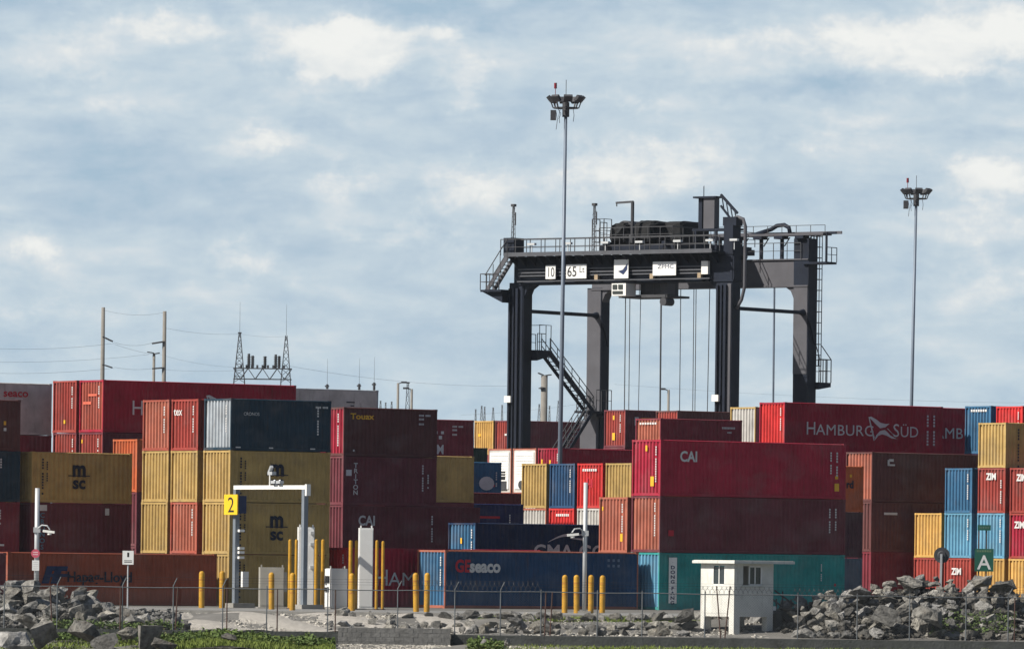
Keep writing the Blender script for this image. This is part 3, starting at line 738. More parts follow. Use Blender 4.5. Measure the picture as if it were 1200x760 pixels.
stack('RD', 1012, 546, 20.75, [
    (L40, S, 'orange', 'orange container with end of a word visible just right of the crimson stack', D(T('rd', -1.25, 1.35, .42, MARKN, .05), sq(-1.0, 1.95, .15, .16, MARKY)), n_),
    (L40, S, 'purple', 'dark purplish container under the orange one right of the crimson stack', None, n_),
    (L40, Hc, 'gblue', 'grey-blue container end on the ground just right of the teal one', None, n_)], 'R', grp='containers of the right middle block')
stack('W', 1022, 529, 20.2, [
    (L40, Hc, 'brown', 'long dark brown container with small pale emblem under the red lettered one', D(lambda o, L, H: marks_mesh('emblem', [(1.15, 1.7, 2.1, 2.2), (1.15, 1.3, 2.1, 2.45), (1.25, 1.6, 2.35, 2.5)], 's', MARKG, o), sv(1.0, 8)), dict(endcol='salmon')),
    (L40, Hc, 'brown', 'dark brown container with a grey bar label, left of the yellow end', D(sq(.95, 2.15, 1.0, .14, MARKG, 'grey_bar_label')), n_),
    (L40, Hc, 'maroon', 'maroon container on the ground behind the right rocks under two dark brown ones', None, n_)], grp='containers of the right middle block')
GQ = 'containers of the back right rows'
stack('Q', 920, 470.7, 19.7, [(L40, Hc, 'hsred', 'long red container with white lettering and flag emblem at the upper right', D(lambda o, L, H: hs_logo(o, L, H, 1.6, .64), sv(1.25, 10, .55, MARKG, .13), sv(.75, 10, .55, MARKG, .13), edx(2.0, 11)), dict(endcol='redend'))], grp=GQ, fillcol='maroon', phrase='the stack under the flag emblem')
zq = P(920, 470.7, 19.7).z
stack('Pw', zq - .25, zq - .25, 0, [(L20, Hc, 'white', 'white ribbed container end with yellowed corner post left of the red flag emblem container', None, dict(framecol='khaki'))], ref=('Q', 2.85), grp=GQ, fillcol='maroon', phrase='the stack topped by the white ribbed end')
stack('MB', 1058, 475.8, 19.1, [(L40, Hc, 'hsred', 'red container with a few cut-off white letters behind the blue end at upper right', D(lambda o, L, H: hs_logo(o, L, H, 1.75, .66)), n_)], grp=GQ, fillcol='maroon', phrase='the stack under the cut-off white letters')
stack('R', 1161.5, 475, 19.4, [(L20, Hc, 'blue', 'blue container end with white lettering row and a slanting shadow at upper right', D(stripW(.55, 2.1, .22)), n_)], grp=GQ, fillcol='navy', phrase='the stack under the shadowed blue end')
stack('Sx', 1198.5, 475.3, 19.7, [(L20, Hc, 'redend', 'bright red container end at the upper right photo edge', D(edx(2.0, 8)), n_)], grp=GQ, fillcol='maroon', phrase='the stack under the rightmost bright red end')
stack('N', 774.5, 489.5, 20.0, [(L20, S, 'maroon', 'dark reddish container with orange end and faint emblem, on top behind the crimson one', D(stripW(.4, 2.1, .25, .12), lambda o, L, H: marks_mesh('identification_number', [(L - 1.5 + i * .11, L - 1.42 + i * .11, H - .55, H - .43) for i in range(9)] + [(L - 1.1 + i * .11, L - 1.02 + i * .11, H - .8, H - .7) for i in range(3)], 's', MARKG, o), lambda o, L, H: poly_mark(o, [(3.2, 1.0), (3.5, 1.05), (3.9, .75), (4.1, .5), (3.6, .62), (3.4, .85)], MARKG)), dict(endcol='salmon'))], grp=GQ, fillcol='maroon', phrase='the stack behind the crimson three-letter container')
stack('O1', 733, 479.7, 17.0, [(L20, S, 'dmaroon', 'distant dark red container end with yellow labels below the hoist ropes', D(tagY(1.0, 1.9, .18, .3), tagY(.95, .5, .3, .5), edx(1.8, 10), sq(1.4, 1.7, 1.1, .35, MARKY, 'yellow_panel'), sq(.8, 1.5, .35, .6, MARKG, 'stencil')), dict(endcol='rbrown'))], grp=GQ, fillcol='dmaroon', phrase='the distant stack under the yellow labelled end')
stack('O2', 794, 480.5, 17.35, [(L20, S, 'brown', 'distant brown container with red end and grey label left of the crane front leg', D(sq(.9, 1.6, 1.4, .3, MARKG, 'grey_bar_label')), dict(endcol='rbrown'))], grp=GQ, fillcol='brown', phrase='the distant stack beside the crane front leg')
# ---- right block
GZ = 'containers of the right block behind the rock pile'
stackz('T1', 1178.7, 20.5, [
    (L20, S, 'khaki', 'yellow container topmost of the right block, khaki side with black letters', D(lambda o, L, H: side_vert(o, L, H, .9, 13, H - .35, MARKN, .12)), n_),
    (L20, S, 'rbrown', 'reddish brown container with white letters under the topmost yellow one', D(E('ZIM', .75, 1.92, .36, MARKW, .06, 1.0), edx(2.0, 11, .7)), n_),
    (L20, S, 'lblue', 'light blue container behind the green letter sign, third down in the right block', edx(2.0, 11), n_),
    (L20, Hc, 'yellow', 'yellow container on the ground behind the green letter sign', None, n_)], grp=GZ)
stack('U1', 0, None, 0, [
    (L20, S, 'blue', 'mid blue container end topmost left of the reddish brown lettered one', edx(2.0, 12), n_),
    (L20, S, 'lblue', 'light blue container between the yellow end and the green letter sign', edx(2.05, 10), n_),
    (L20, Hc, 'rbrown', 'reddish brown container with white letters low behind the rocks, right of the round disc', D(E('ZIM', .7, 1.95, .36, MARKW, .06, 1.0)), n_)], ref=('T1', 2.92), grp=GZ)
stack('U2', 0, None, 0, [
    (L20, S, 'yellow', 'yellow container end directly above the round dark disc', None, n_),
    (L20, Hc, 'rbrown', 'plain reddish brown container low behind the rocks and the round disc', None, n_)], ref=('U1', 2.75), grp=GZ)
stack('V1', 0, None, 0, [
    (L20, S, 'rbrown', 'reddish brown container end with white letters at the right edge, upper one', D(E('ZIM', .6, 1.85, .36, MARKW, .06, 1.0)), n_),
    (L20, S, 'rbrown', 'dark red container end with white letters at the right edge, middle one', D(E('ZIM', .45, 1.75, .36, MARKW, .06, 1.0)), dict(endcol='crimson')),
    (L20, Hc, 'yellow', 'yellow container end on the ground at the right photo edge', None, n_)], ref=('T1', -2.85), grp=GZ)

bad = 0
for i in range(len(FOOT)):
    for j in range(i + 1, len(FOOT)):
        a, b = FOOT[i], FOOT[j]
        if a[0] == b[0]: continue
        ox = min(a[3], b[3]) - max(a[2], b[2]); oy = min(a[5], b[5]) - max(a[4], b[4]); oz = min(a[7], b[7]) - max(a[6], b[6])
        if ox > 0.02 and oy > 0.02 and oz > 0.02:
            if (a[0], b[0]) not in globals().setdefault('_seen', set()):
                _seen.add((a[0], b[0])); print('CLASH', a[0], b[0], round(ox, 2), round(oy, 2), round(oz, 2))
# ------------------------------------------------------------------ gantry crane
p3 = G(857 - 3.4, 17.2, EYE); 
A0 = Vector(((610 - 600) / 16.79, 476.5, 0)); A3 = Vector((254 / 17.17, 466.0, 0))
E1 = (A3 - A0).normalized(); SP = (A3 - A0).length
E2 = Vector((-E1.y, E1.x, 0)); WB = 9.3
crane_rz = atan2(E1.y, E1.x)
cr_root = empty('gantry_crane', A0, crane_rz)
tag(cr_root, 'huge dark navy rubber tyred gantry crane standing over the container rows', 'gantry crane')
# local frame: x = along the span (s), y = along the wheelbase (t, away), z up. x=0,y=0 is the near vertical edge of the left leg
LA, LB = 1.25, 1.0            # leg section along s, along t
def leg(name, s0, t0, z0, z1, grey_to=None, flare=0.0):
    b = MB()
    w0, w1 = LA * .92, LA
    vs = []
    for z, ww in ((z0, w0), (z1, w1)):
        vs += [(s0 - ww, t0, z), (s0, t0, z), (s0, t0 + LB, z), (s0 - ww, t0 + LB, z)]
    b.add(vs, [(0, 1, 5, 4), (1, 2, 6, 5), (2, 3, 7, 6), (3, 0, 4, 7), (0, 3, 2, 1), (4, 5, 6, 7)])
    o = b.obj(name, CRANE, cr_root)
    return o
ZB, ZT = 21.7, 23.55          # girder bottom / top
l1 = leg('leg', 0, 0, 1.9, ZB + .1); l3 = leg('leg', SP, 0, 1.9, ZB + .1)
b = MB(); b.box(SP - .75, SP - .003, .02, LB - .02, ZB + .1, 25.5); b.obj('leg_head', CRANE, l3)
l2 = leg('leg', 0, WB, 1.9, ZB + .1); l4 = leg('leg', SP, WB, 1.9, 25.0)
# sunlit tone laid as thin plates on the left faces of the far legs and cable trunking on the near ones
def plate(parent, s0, s1, t, z0, z1, m, name='painted_lit_face', th=.03):
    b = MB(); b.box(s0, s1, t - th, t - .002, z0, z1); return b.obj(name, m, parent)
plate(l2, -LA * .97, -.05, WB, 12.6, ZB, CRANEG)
plate(l4, SP - LA * .97, SP - .06, WB, 15.6, ZB, CRANEG)  # lighter tone stops where a cast shadow would begin
for L_, s_ in ((l1, 0), (l3, SP)):
    b = MB()
    for i, (x0, x1) in enumerate(((-1.22, -1.08), (-.82, -.72), (-.55, -.35))):
        b.box(s_ + x0, s_ + x1, -.16 - .04 * i, -.003, 2.2, ZB - .3)
    b.obj('cable_trunk', CRANE, L_)
    plate(L_, s_ - .34, s_ - .06, -.004, 2.3, ZB - .2, CRANEG if s_ else CRANE, 'trunk_cover', .05)
    b = MB(); b.box(s_ - 1.3, s_ - .75, -.42, -.17, 13.45, 13.9); b.obj('junction_box', WHITE, L_)
# girders
def girder(t0, m, s0, s1, name):
    b = MB(); b.box(s0, s1, t0 + .06, t0 + LB - .1, ZB, ZT)
    b.box(s0, s1, t0 - .08, t0 + LB + .05, ZB - .06, ZB + .06); b.box(s0, s1, t0 - .06, t0 + LB + .04, ZT - .04, ZT + .05)
    o = b.obj(name, m, cr_root); return o
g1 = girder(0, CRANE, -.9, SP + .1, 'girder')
g2 = girder(WB, CRANEG, -.9, SP - .02, 'girder')  # far girder in the painted sunlit tone, near one left dark
# haunches where the far girder meets the legs
for s_, sg in ((SP - LA, -1), (0, 1)):
    b = MB(); b.prism([(s_, ZB), (s_, ZB - .9), (s_ + sg * .25, ZB - .35), (s_ + sg * .8, ZB)], lambda p, q: (p, WB + .06, q), lambda p, q: (p, WB + LB - .1, q)); b.obj('haunch', CRANEG, g2)
    b = MB(); b.prism([(s_, ZB), (s_, ZB - .9), (s_ + sg * .25, ZB - .35), (s_ + sg * .8, ZB)], lambda p, q: (p, .06, q), lambda p, q: (p, LB - .1, q)); b.obj('haunch', CRANE, g1)
# sill beams, bogies and wheels (behind the stacks)
for s_ in (0, SP):
    b = MB(); b.box(s_ - 1.1, s_ - .15, -1.2, WB + LB + 1.2, 1.35, 2.1); o = b.obj('sill_beam', CRANE, cr_root)
    for t_ in (-.6, 1.2, WB - .2, WB + 1.6):
        b = MB(); b.tube([(s_ - 1.0, t_, .8), (s_ - .2, t_, .8)], .8, 20); b.obj('tyre', BLACKM, cr_root)
        b = MB(); b.tube([(s_ - 1.03, t_, .8), (s_ - .17, t_, .8)], .4, 14); b.obj('hub', CRANEG, bpy.data.objects[bpy.context.scene.collection.objects[-1].name])
# tie tubes between the legs of each frame
for s_ in (0, SP):
    b = MB(); zt_ = 19.85
    b.tube([(s_ - .4, LB - .02, zt_), (s_ - .4, WB + .02, zt_)], .13, 10)
    b.tube([(s_ - .4, LB, zt_), (s_ - .4, LB + .5, zt_)], .26, 10, .14); b.tube([(s_ - .4, WB - .5, zt_), (s_ - .4, WB, zt_)], .14, 10, .26)
    b.obj('tie_tube', CRANE, cr_root)
    b = MB(); b.beam((s_ + .03, WB - .1, zt_), (s_ + .03, WB + LB - .15, zt_ - 2.2), .1, .12)
    b.obj('brace', CRANE, cr_root)
b = MB(); b.box(-1.5, -.1, WB - .35, WB, 10.4, 12.4); b.prism([(-1.3, 12.9), (.0, 12.9), (-.2, 12.0), (-1.0, 12.0)], lambda p, q: (p, WB - .3, q), lambda p, q: (p, WB + LB, q))
b.obj('leg_bracket', CRANEG, l2)
# ---- walkway, railings, trays on the near girder
def rail(mb, pts, h=1.05, post=1.4, r=.025, mid=True, tops=True):
    for a, c in zip(pts, pts[1:]):
        a = Vector(a); c = Vector(c); L = (c - a).length; n = max(1, round(L / post))
        for i in range(n + 1):
            q = a + (c - a) * i / n; mb.beam(q, q + Vector((0, 0, h)), r * 1.7)
        mb.beam(a + Vector((0, 0, h)), c + Vector((0, 0, h)), r * 2)
        if mid: mb.beam(a + Vector((0, 0, h * .5)), c + Vector((0, 0, h * .5)), r * 1.5)
b = MB(); b.box(-.9, SP - .6, -1.15, -.02, ZT + .08, ZT + .13); wk = b.obj('walkway', CRANE, cr_root)
b = MB(); b.box(-.9, SP - .9, -1.2, -1.15, ZT + .02, ZT + .30); b.obj('toe_board', CRANEL, wk)
b = MB(); rail(b, [(-1.2, -1.15, ZT + .13), (SP - 1.0, -1.15, ZT + .13)], 1.1, 1.25, .028)
rail(b, [(-1.0, -.1, ZT + .13), (SP - 1.0, -.1, ZT + .13)], 1.1, 1.25, .025); b.obj('railing', DARKST, wk)
b = MB()
for i in range(22): 
    s_ = -.6 + i * (SP - .6) / 21; b.prism([(-1.1, ZT + .06), (-.02, ZT + .06), (-.02, ZT - .65)], lambda p, q: (s_ - .04, p, q), lambda p, q: (s_ + .04, p, q))
b.obj('bracket', CRANE, wk)
b = MB(); 
for i, z_ in enumerate((ZB + .95, ZB + .72, ZB + .50)): b.box(-.3, SP - 1.9, -.30 + .03 * i, -.24 + .03 * i, z_, z_ + .10)
b.box(-.3, SP - 1.6, -.42, -.06, ZB + .12, ZB + .20)
b.obj('cable_tray', CRANEL, g1)
b = MB()
for s_ in (6.3, 11.0, 15.0, 2.4): b.box(s_, s_ + .28, -.35, -.09, ZB + .2, ZB + .55)
b.obj('tray_box', mat('tan_box', (.35, .27, .18), .7), g1)
b = MB(); b.box(SP - 2.35, SP - 1.8, -.34, -.09, ZB + .45, ZB + 1.35); b.obj('junction_box', WHITE, g1)
for s_ in (1.2, 4.3, 7.5, 10.4, 13.6, 16.3, 18.3):
    b = MB(); b.box(s_, s_ + .62, -1.30, -1.05, ZT + .78, ZT + .93); b.beam((s_ + .3, -1.15, ZT + .2), (s_ + .3, -1.15, ZT + .78), .05)
    b.obj('floodlight', LAMPW, cr_root)
# sign boards
def board(s0, s1, z0, z1, fn=None, m=CABW):
    b = MB(); b.box(s0, s1, -.52, -.47, z0, z1); o = b.obj('sign_board', m, cr_root)
    b = MB()
    for s_ in (s0 + .15, s1 - .15): b.beam((s_, -.47, z0 + .3), (s_, .04, z0 + .3), .05)
    b.obj('bracket', CRANE, o)
    if fn: fn(o)
def sgn(s, s0, z0, size, bold=.02, sx=1.0, m=MARKO):
    return lambda o: text(s, size, m, o, (s0, -.527, z0), (1, 0, 0), (0, 0, 1), 'lettering', bold, sx)
k_ = 16.9 * E1.x
def s_at(px): return (px - 613.5) / k_
board(s_at(644), s_at(655.5), 22.0, 22.95, sgn('10', s_at(644) + .10, 22.15, .66, .0, .72, BLACKM))
def sg65(o):
    sgn('65', s_at(668) + .08, 22.15, .70, .01, .85, BLACKM)(o); sgn('Lt', s_at(668) + 1.12, 22.42, .42, .0, .9, BLACKM)(o)
board(s_at(668), s_at(691.5), 22.0, 22.98, sg65)
def bird(o):
    x = s_at(723.5); b = MB(); pts = [(x + .35, 22.45), (x + .75, 22.55), (x + 1.15, 23.0), (x + 1.12, 22.55), (x + .8, 22.2)]
    b.add([(p, -.53, q) for p, q in pts], [tuple(range(len(pts)))]); ob = b.obj('emblem', MARKO, o)
    bm = bmesh.new(); bm.from_mesh(ob.data); bmesh.ops.triangulate(bm, faces=bm.faces); bm.to_mesh(ob.data); bm.free()
board(s_at(723.5), s_at(740), 21.95, 23.25, bird)
board(s_at(768), s_at(794.5), 22.1, 23.05, sgn('ZPMC', s_at(768) + .40, 22.58, .28, .0, 1.3))
# ---- left end: platform, stairs, mast
b = MB(); b.box(-2.9, -1.1, -1.2, 1.0, 21.15, 21.3); pl = b.obj('platform', CRANE, cr_root)
b = MB(); rail(b, [(-2.9, 1.0, 21.3), (-2.9, -1.2, 21.3), (-1.3, -1.2, 21.3)], 1.1, .8); b.obj('railing', DARKST, pl)
b = MB()
for t_ in (-1.15, -.35): b.beam((-2.4, t_, 21.2), (-.5, t_, ZT + .2), .08, .28)
for i in range(11):
    f = i / 10.; b.box(-2.4 + 1.9 * f - .12, -2.4 + 1.9 * f + .12, -1.15, -.35, 21.3 + (ZT - 21.15) * f, 21.34 + (ZT - 21.15) * f)
st = b.obj('stair', CRANEG, cr_root)
b = MB(); b.prism([(-2.9, 21.15), (-1.2, 21.15), (-1.2, 20.4)], lambda p, q: (p, -.9, q), lambda p, q: (p, .8, q)); b.obj('bracket', CRANE, pl)
b = MB()
for t_ in (-1.2, -.3): 
    b.beam((-2.5, t_, 22.3), (-.6, t_, ZT + 1.25), .05)
    for i in range(4): b.beam((-2.4 + i * .6, t_, 21.3 + i * .72), (-2.4 + i * .6, t_, 22.35 + i * .72), .04)
b.obj('railing', DARKST, st)
b = MB(); b.box(-1.15, -.25, -.9, .3, ZT + .1, 24.9); b.obj('electrical_box', CRANE, cr_root)
def lattice_mast(s_, t_, z0, z1, w_=.18):
    b = MB()
    for dx, dy in ((-w_, -w_), (w_, -w_), (w_, w_), (-w_, w_)): b.beam((s_ + dx * .7, t_ + dy * .7, z0), (s_ + dx * .3, t_ + dy * .3, z1), .035)
    n = int((z1 - z0) / .35)
    for i in range(n):
        z_ = z0 + i * .35; b.beam((s_ - w_ * .6, t_ - w_ * .6, z_), (s_ + w_ * .6, t_ + w_ * .6, z_ + .35), .025)
    b.box(s_ - .14, s_ + .14, t_ - .14, t_ + .14, z1, z1 + .18); b.beam((s_ + .16, t_, z1 - 1.3), (s_ + .16, t_, z1 - .4), .08)
    b.obj('antenna_mast', DARKST, cr_root)
lattice_mast(-.75, -.3, 24.9, 27.1, .14)
lattice_mast(s_at(700), -.5, ZT, 27.0, .16)
# ---- ladder landing between the left legs (zigzag stair along the wheelbase)
b = MB(); b.box(-1.0, .55, LB, LB + 1.7, 17.0, 17.14); b.prism([(LB, 17.0), (LB + 1.7, 17.0), (LB + 1.5, 16.75), (LB, 16.4)], lambda p, q: (-.2, p, q), lambda p, q: (.5, p, q)); pa = b.obj('stair_landing', CRANE, cr_root)
b = MB(); rail(b, [(.5, LB, 17.14), (.5, LB + 1.0, 17.14)], 1.15, .55); rail(b, [(-.9, LB + .1, 17.14), (-.9, LB + 1.7, 17.14)], 1.15, .6)
b.beam((.5, LB + .9, 18.9), (-.9, LB + .9, 18.9), .04); b.beam((.5, LB + .2, 18.9), (.5, LB + 1.6, 18.9), .04)
for q in (.25, 1.0, 1.6): b.beam((.5, LB + q, 17.14), (.5, LB + q, 18.9), .04)
b.obj('railing', DARKST, pa)
zl = 13.05
b = MB(); b.box(-.9, .6, WB - 1.9, WB + .1, zl - .15, zl); b.box(.1, .7, WB - .6, WB + LB, zl - .4, zl - .02); pb = b.obj('stair_landing', CRANE, cr_root)
b = MB(); rail(b, [(.6, WB - 1.3, zl), (.6, WB + .5, zl)], 1.5, .6); rail(b, [(-.9, WB - 1.6, zl), (-.9, WB - .1, zl)], 1.1, .6); b.obj('railing', DARKST, pb)
def stair(ya, za, yb, zb, s0=-.25, s1=.5):
    b = MB()
    for s_ in (s0, s1): b.beam((s_, ya, za), (s_, yb, zb), .07, .26)
    n = int(abs(za - zb) / .28)
    for i in range(n + 1):
        f = i / n; y_ = ya + (yb - ya) * f; z_ = za + (zb - za) * f; b.box(s0, s1, y_ - .13, y_ + .13, z_ - .02, z_ + .03)
    o = b.obj('stair', CRANE, cr_root)
    b = MB()
    for s_ in (s0, s1):
        for h in (.55, 1.05): b.beam((s_, ya, za + h), (s_, yb, zb + h), .045)
        m = 6
        for i in range(m + 1):
            f = i / m; b.beam((s_, ya + (yb - ya) * f, za + (zb - za) * f), (s_, ya + (yb - ya) * f, za + (zb - za) * f + 1.05), .04)
    b.obj('railing', DARKST, o)
stair(LB + 1.5, 16.95, WB - 1.5, zl - .05)
stair(WB - 1.6, zl - .05, WB - 6.0, 8.6)
# ---- ladder with cage on the far right leg
b = MB(); sx0 = SP + .25
tl_ = [(WB + LB + .12 + .0, 0)]
def cage(z0, z1, wid):
    for z_ in [z0 + i * .75 for i in range(int((z1 - z0) / .75) + 1)]:
        b.beam((SP - .55, WB + LB + .02, z_), (SP - .55, WB + LB + wid, z_), .05); b.beam((SP - .05, WB + LB + .02, z_), (SP - .05, WB + LB + wid, z_), .05)
        b.beam((SP - .55, WB + LB + wid, z_), (SP - .05, WB + LB + wid, z_), .05)
    for q in (.12, wid * .55, wid):
        for s_ in (SP - .55, SP - .05): b.beam((s_, WB + LB + q, z0), (s_, WB + LB + q, z1), .045)
cage(16.2, 25.3, .75)
b.obj('ladder_cage', DARKST, l4)
b = MB()
for s_ in (SP - .4, SP - .15): b.beam((s_, WB + LB + .25, 11.5), (s_, WB + LB + .25, 25.3), .04)
for i in range(44): b.beam((SP - .4, WB + LB + .25, 11.7 + .3 * i), (SP - .15, WB + LB + .25, 11.7 + .3 * i), .025)
b.obj('ladder', DARKST, l4)
b = MB(); b.prism([(WB + LB, 14.55), (WB + LB + 1.5, 14.75), (WB + LB + 1.5, 15.05), (WB + LB, 15.05)], lambda p, q: (SP - 1.0, p, q), lambda p, q: (SP + .3, p, q)); po = b.obj('platform', CRANE, cr_root)
b = MB(); rail(b, [(SP + .3, WB + LB, 15.05), (SP + .3, WB + LB + 1.5, 15.05), (SP - 1.0, WB + LB + 1.5, 15.05)], 1.6, .5, .03)
b.beam((SP + .3, WB + LB + 1.5, 16.65), (SP, WB + LB + .75, 17.6), .05); b.beam((SP - .3, WB + LB + 1.0, 16.65), (SP - .3, WB + LB + .5, 17.6), .05)
b.obj('railing', DARKST, po)
# ---- top rail over the far girder, end platform
ZR = 25.2
b = MB(); b.box(1.5, SP + 1.3, WB - .2, WB + .9, ZR, ZR + .16); b.box(1.5, SP + 2.1, WB + .9, WB + 1.0, ZR + .1, ZR + .3)
fr = b.obj('festoon_beam', CRANEG, cr_root)
for s_ in [SP - 7.8 + 1.75 * i for i in range(5)]:
    b = MB(); b.box(s_, s_ + .2, WB + .2, WB + .4, ZT, ZR); b.box(s_ - .2, s_ + .5, WB - .3, WB + .5, ZR - .22, ZR - .02)
    b.beam((s_ + .3, WB + .3, ZR - .7), (s_ + .75, WB + .3, ZR - .1), .06); b.obj('post', CRANE, fr)
for s_ in [1.7 + 1.7 * i for i in range(int((SP - 8.5) / 1.7))]: b = MB(); b.box(s_, s_ + .2, WB + .2, WB + .4, ZT, ZR); b.obj('post', CRANE, fr)
b = MB(); rail(b, [(2, WB + .2, ZR + .16), (SP + 1.2, WB + .2, ZR + .16)], .55, 1.2, .02, False)
rail(b, [(SP - 7.5, WB - .1, ZT + .05), (SP - .6, WB - .1, ZT + .05)], 1.1, 1.2, .024); b.obj('railing', DARKST, fr)
b = MB(); b.box(SP - .4, SP + 1.6, WB - .2, WB + 1.1, ZT - .35, ZT - .2); b.beam((SP + 1.4, WB + .1, ZT - .3), (SP + 1.4, WB + .1, ZR + .2), .12); b.beam((SP + 1.7, WB + .9, ZR + .2), (SP + .9, WB + .9, ZR + .2), .12)
rail(b, [(SP + 1.6, WB - .2, ZT - .2), (SP + 1.6, WB + 1.1, ZT - .2)], 1.0, .6); b.obj('end_platform', CRANE, cr_root)
# near right leg head: lattice arm from the electrical house, pipes
b = MB(); PT = [(SP - .35, .3, 25.3), (SP - .25, .35, 25.95), (SP + .1, .4, 26.05), (SP + .55, .45, 25.9), (SP + .7, .5, 25.4), (SP + .7, .5, 21.3), (SP + .45, .5, 20.4), (SP + .05, .5, 19.8)]
b.tube(PT, .12, 10); b.obj('cable_duct', CRANEG, cr_root, smooth=True)
b = MB(); b.tube([(SP - 5.2, WB + .6, ZR + .1), (SP - 3.6, WB + .6, ZR + .5), (SP - 3.1, WB + .6, ZR + .75), (SP - 2.5, WB + .6, ZR + .8), (SP - 2.1, WB + .6, ZR + .6), (SP - 2.0, WB + .6, ZR + .2)], .15, 10); b.obj('exhaust_pipe', CRANE, cr_root, smooth=True)
# ---- trolley
TS0, TS1 = s_at(700), s_at(700) + 6.2
b = MB(); b.box(TS0, TS1, .2, WB + .8, ZT + .35, ZT + .75)
for s_ in (TS0 + .5, TS1 - .7): b.box(s_, s_ + .3, -.2, WB + 1.0, ZT + .75, ZT + .95)
tr = b.obj('trolley', CRANE, cr_root)
b = MB()
for t_ in (.2, WB + .5):
    for s_ in (TS0 + .6, TS1 - .8): b.tube([(s_, t_, ZT + .28), (s_, t_ + .25, ZT + .28)], .24, 14)
b.obj('wheel', DARKST, tr)
b = MB(); rail(b, [(TS0, .1, ZT + .95), (TS1, .1, ZT + .95)], 1.0, 1.0, .025); rail(b, [(TS1, .1, ZT + .95), (TS1, WB + .8, ZT + .95)], 1.0, 1.2, .025); rail(b, [(TS0 - 1.2, WB * .2, ZT + .95), (TS0 - 1.2, WB * .2 + .8, ZT + .95)], 1.5, .4); b.obj('railing', DARKST, tr)
def lump(cx_, cy_, cz_, rx, ry, rz_, name, m, seed, sq_=.55, jag=.08):
    R = random.Random(seed); b = MB(); nu, nv = 16, 9; vs = []
    for j in range(nv + 1):
        ph = -pi / 2 + pi * j / nv
        for i in range(nu):
            th = 2 * pi * i / nu
            f = lambda v: (abs(v) ** sq_) * (1 if v >= 0 else -1)
            r = 1 + R.uniform(-jag, jag)
            vs.append((cx_ + rx * f(cos(th)) * f(cos(ph)) * r, cy_ + ry * f(sin(th)) * f(cos(ph)) * r, cz_ + rz_ * f(sin(ph)) * r))
    b.add(vs, [(j * nu + i, j * nu + (i + 1) % nu, (j + 1) * nu + (i + 1) % nu, (j + 1) * nu + i) for j in range(nv) for i in range(nu)])
    return b.obj(name, m, tr)
b = MB(); b.tube([(TS0 + 1.2, 1.4, ZT + 1.75), (TS0 + 1.2, 4.0, ZT + 1.75)], .75, 20); b.obj('hoist_drum', DARKST, tr)
lump(TS0 + 1.1, 2.4, ZT + 1.6, .85, 1.9, .8, 'covered_winch', TARP, 3, .6)
lump(TS0 + 2.7, 3.3, ZT + 1.65, 1.0, 2.0, .85, 'covered_winch', TARP, 4, .4, .05)
lump(TS0 + 4.2, 4.6, ZT + 1.65, .9, 1.8, .85, 'covered_motor', TARP, 5, .3, .03)
b = MB(); b.box(TS0 + .4, TS0 + 2.2, 1.0, 2.0, ZT + .95, ZT + 1.5); b.obj('gearbox', DARKST, tr)
b = MB(); b.tube([(TS0 + 2.3, .8, ZT + .9), (TS0 + 2.3, .8, 27.3)], .12, 8); b.beam((TS0 + 2.35, .8, 27.3), (TS0 + .9, .8, 27.25), .12, .14); b.beam((TS0 + .95, .8, 27.25), (TS0 + .95, .8, 27.0), .06); b.obj('davit', DARKST, tr)
b = MB()
for s_ in (TS0 - .9, TS0 + .1):
    for t_ in (.5, 1.4): b.beam((s_, t_, ZT + .2), (s_, t_, ZT + 2.6), .05)
for z_ in (ZT + 1.0, ZT + 1.8, ZT + 2.6):
    b.beam((TS0 - .9, .5, z_), (TS0 + .1, .5, z_), .04); b.beam((TS0 - .9, .5, z_), (TS0 - .9, 1.4, z_), .04); b.beam((TS0 + .1, .5, z_), (TS0 + .1, 1.4, z_), .04)
b.obj('service_frame', DARKST, tr)
hs = SP - 2.9
b = MB(); b.box(hs + .1, hs + 1.0, .5, 1.1, ZT + 1.75, ZT + 3.85); eh = b.obj('electrical_house', CRANEG, cr_root)
b = MB(); b.box(hs - .7, hs + 1.2, .35, 1.2, ZT + 3.85, ZT + 3.97); b.tube([(hs - .1, .8, ZT + 3.9), (hs - .1, .8, ZT + 4.7)], .03, 6); b.obj('roof', CRANE, eh)
b = MB(); b.box(hs - .4, hs - .1, .6, 1.0, ZT + 1.75, ZT + 3.85); b.box(hs - .7, SP, .3, 1.3, ZT + 1.6, ZT + 1.75)
for s_ in (hs - .5, hs + 1.2): b.box(s_, s_ + .15, .3, .45, ZT + .1, ZT + 1.6)
b.obj('support_frame', CRANE, eh)
b = MB(); b.beam((hs + 1.6, .4, ZT + 4.05), (SP + .1, .4, ZT + 2.75), .14, .16); b.beam((hs + 1.6, .4, ZT + 3.3), (SP - .1, .4, ZT + 2.0), .12)
for i in range(4): b.beam((hs + 1.7 + i * .36, .4, ZT + 3.9 - i * .35), (hs + 1.9 + i * .36, .4, ZT + 2.9 - i * .28), .06)
b.box(SP - .9, SP + .2, .1, .9, ZT + 1.9, ZT + 2.5)
b.obj('lattice_arm', CRANE, cr_root)
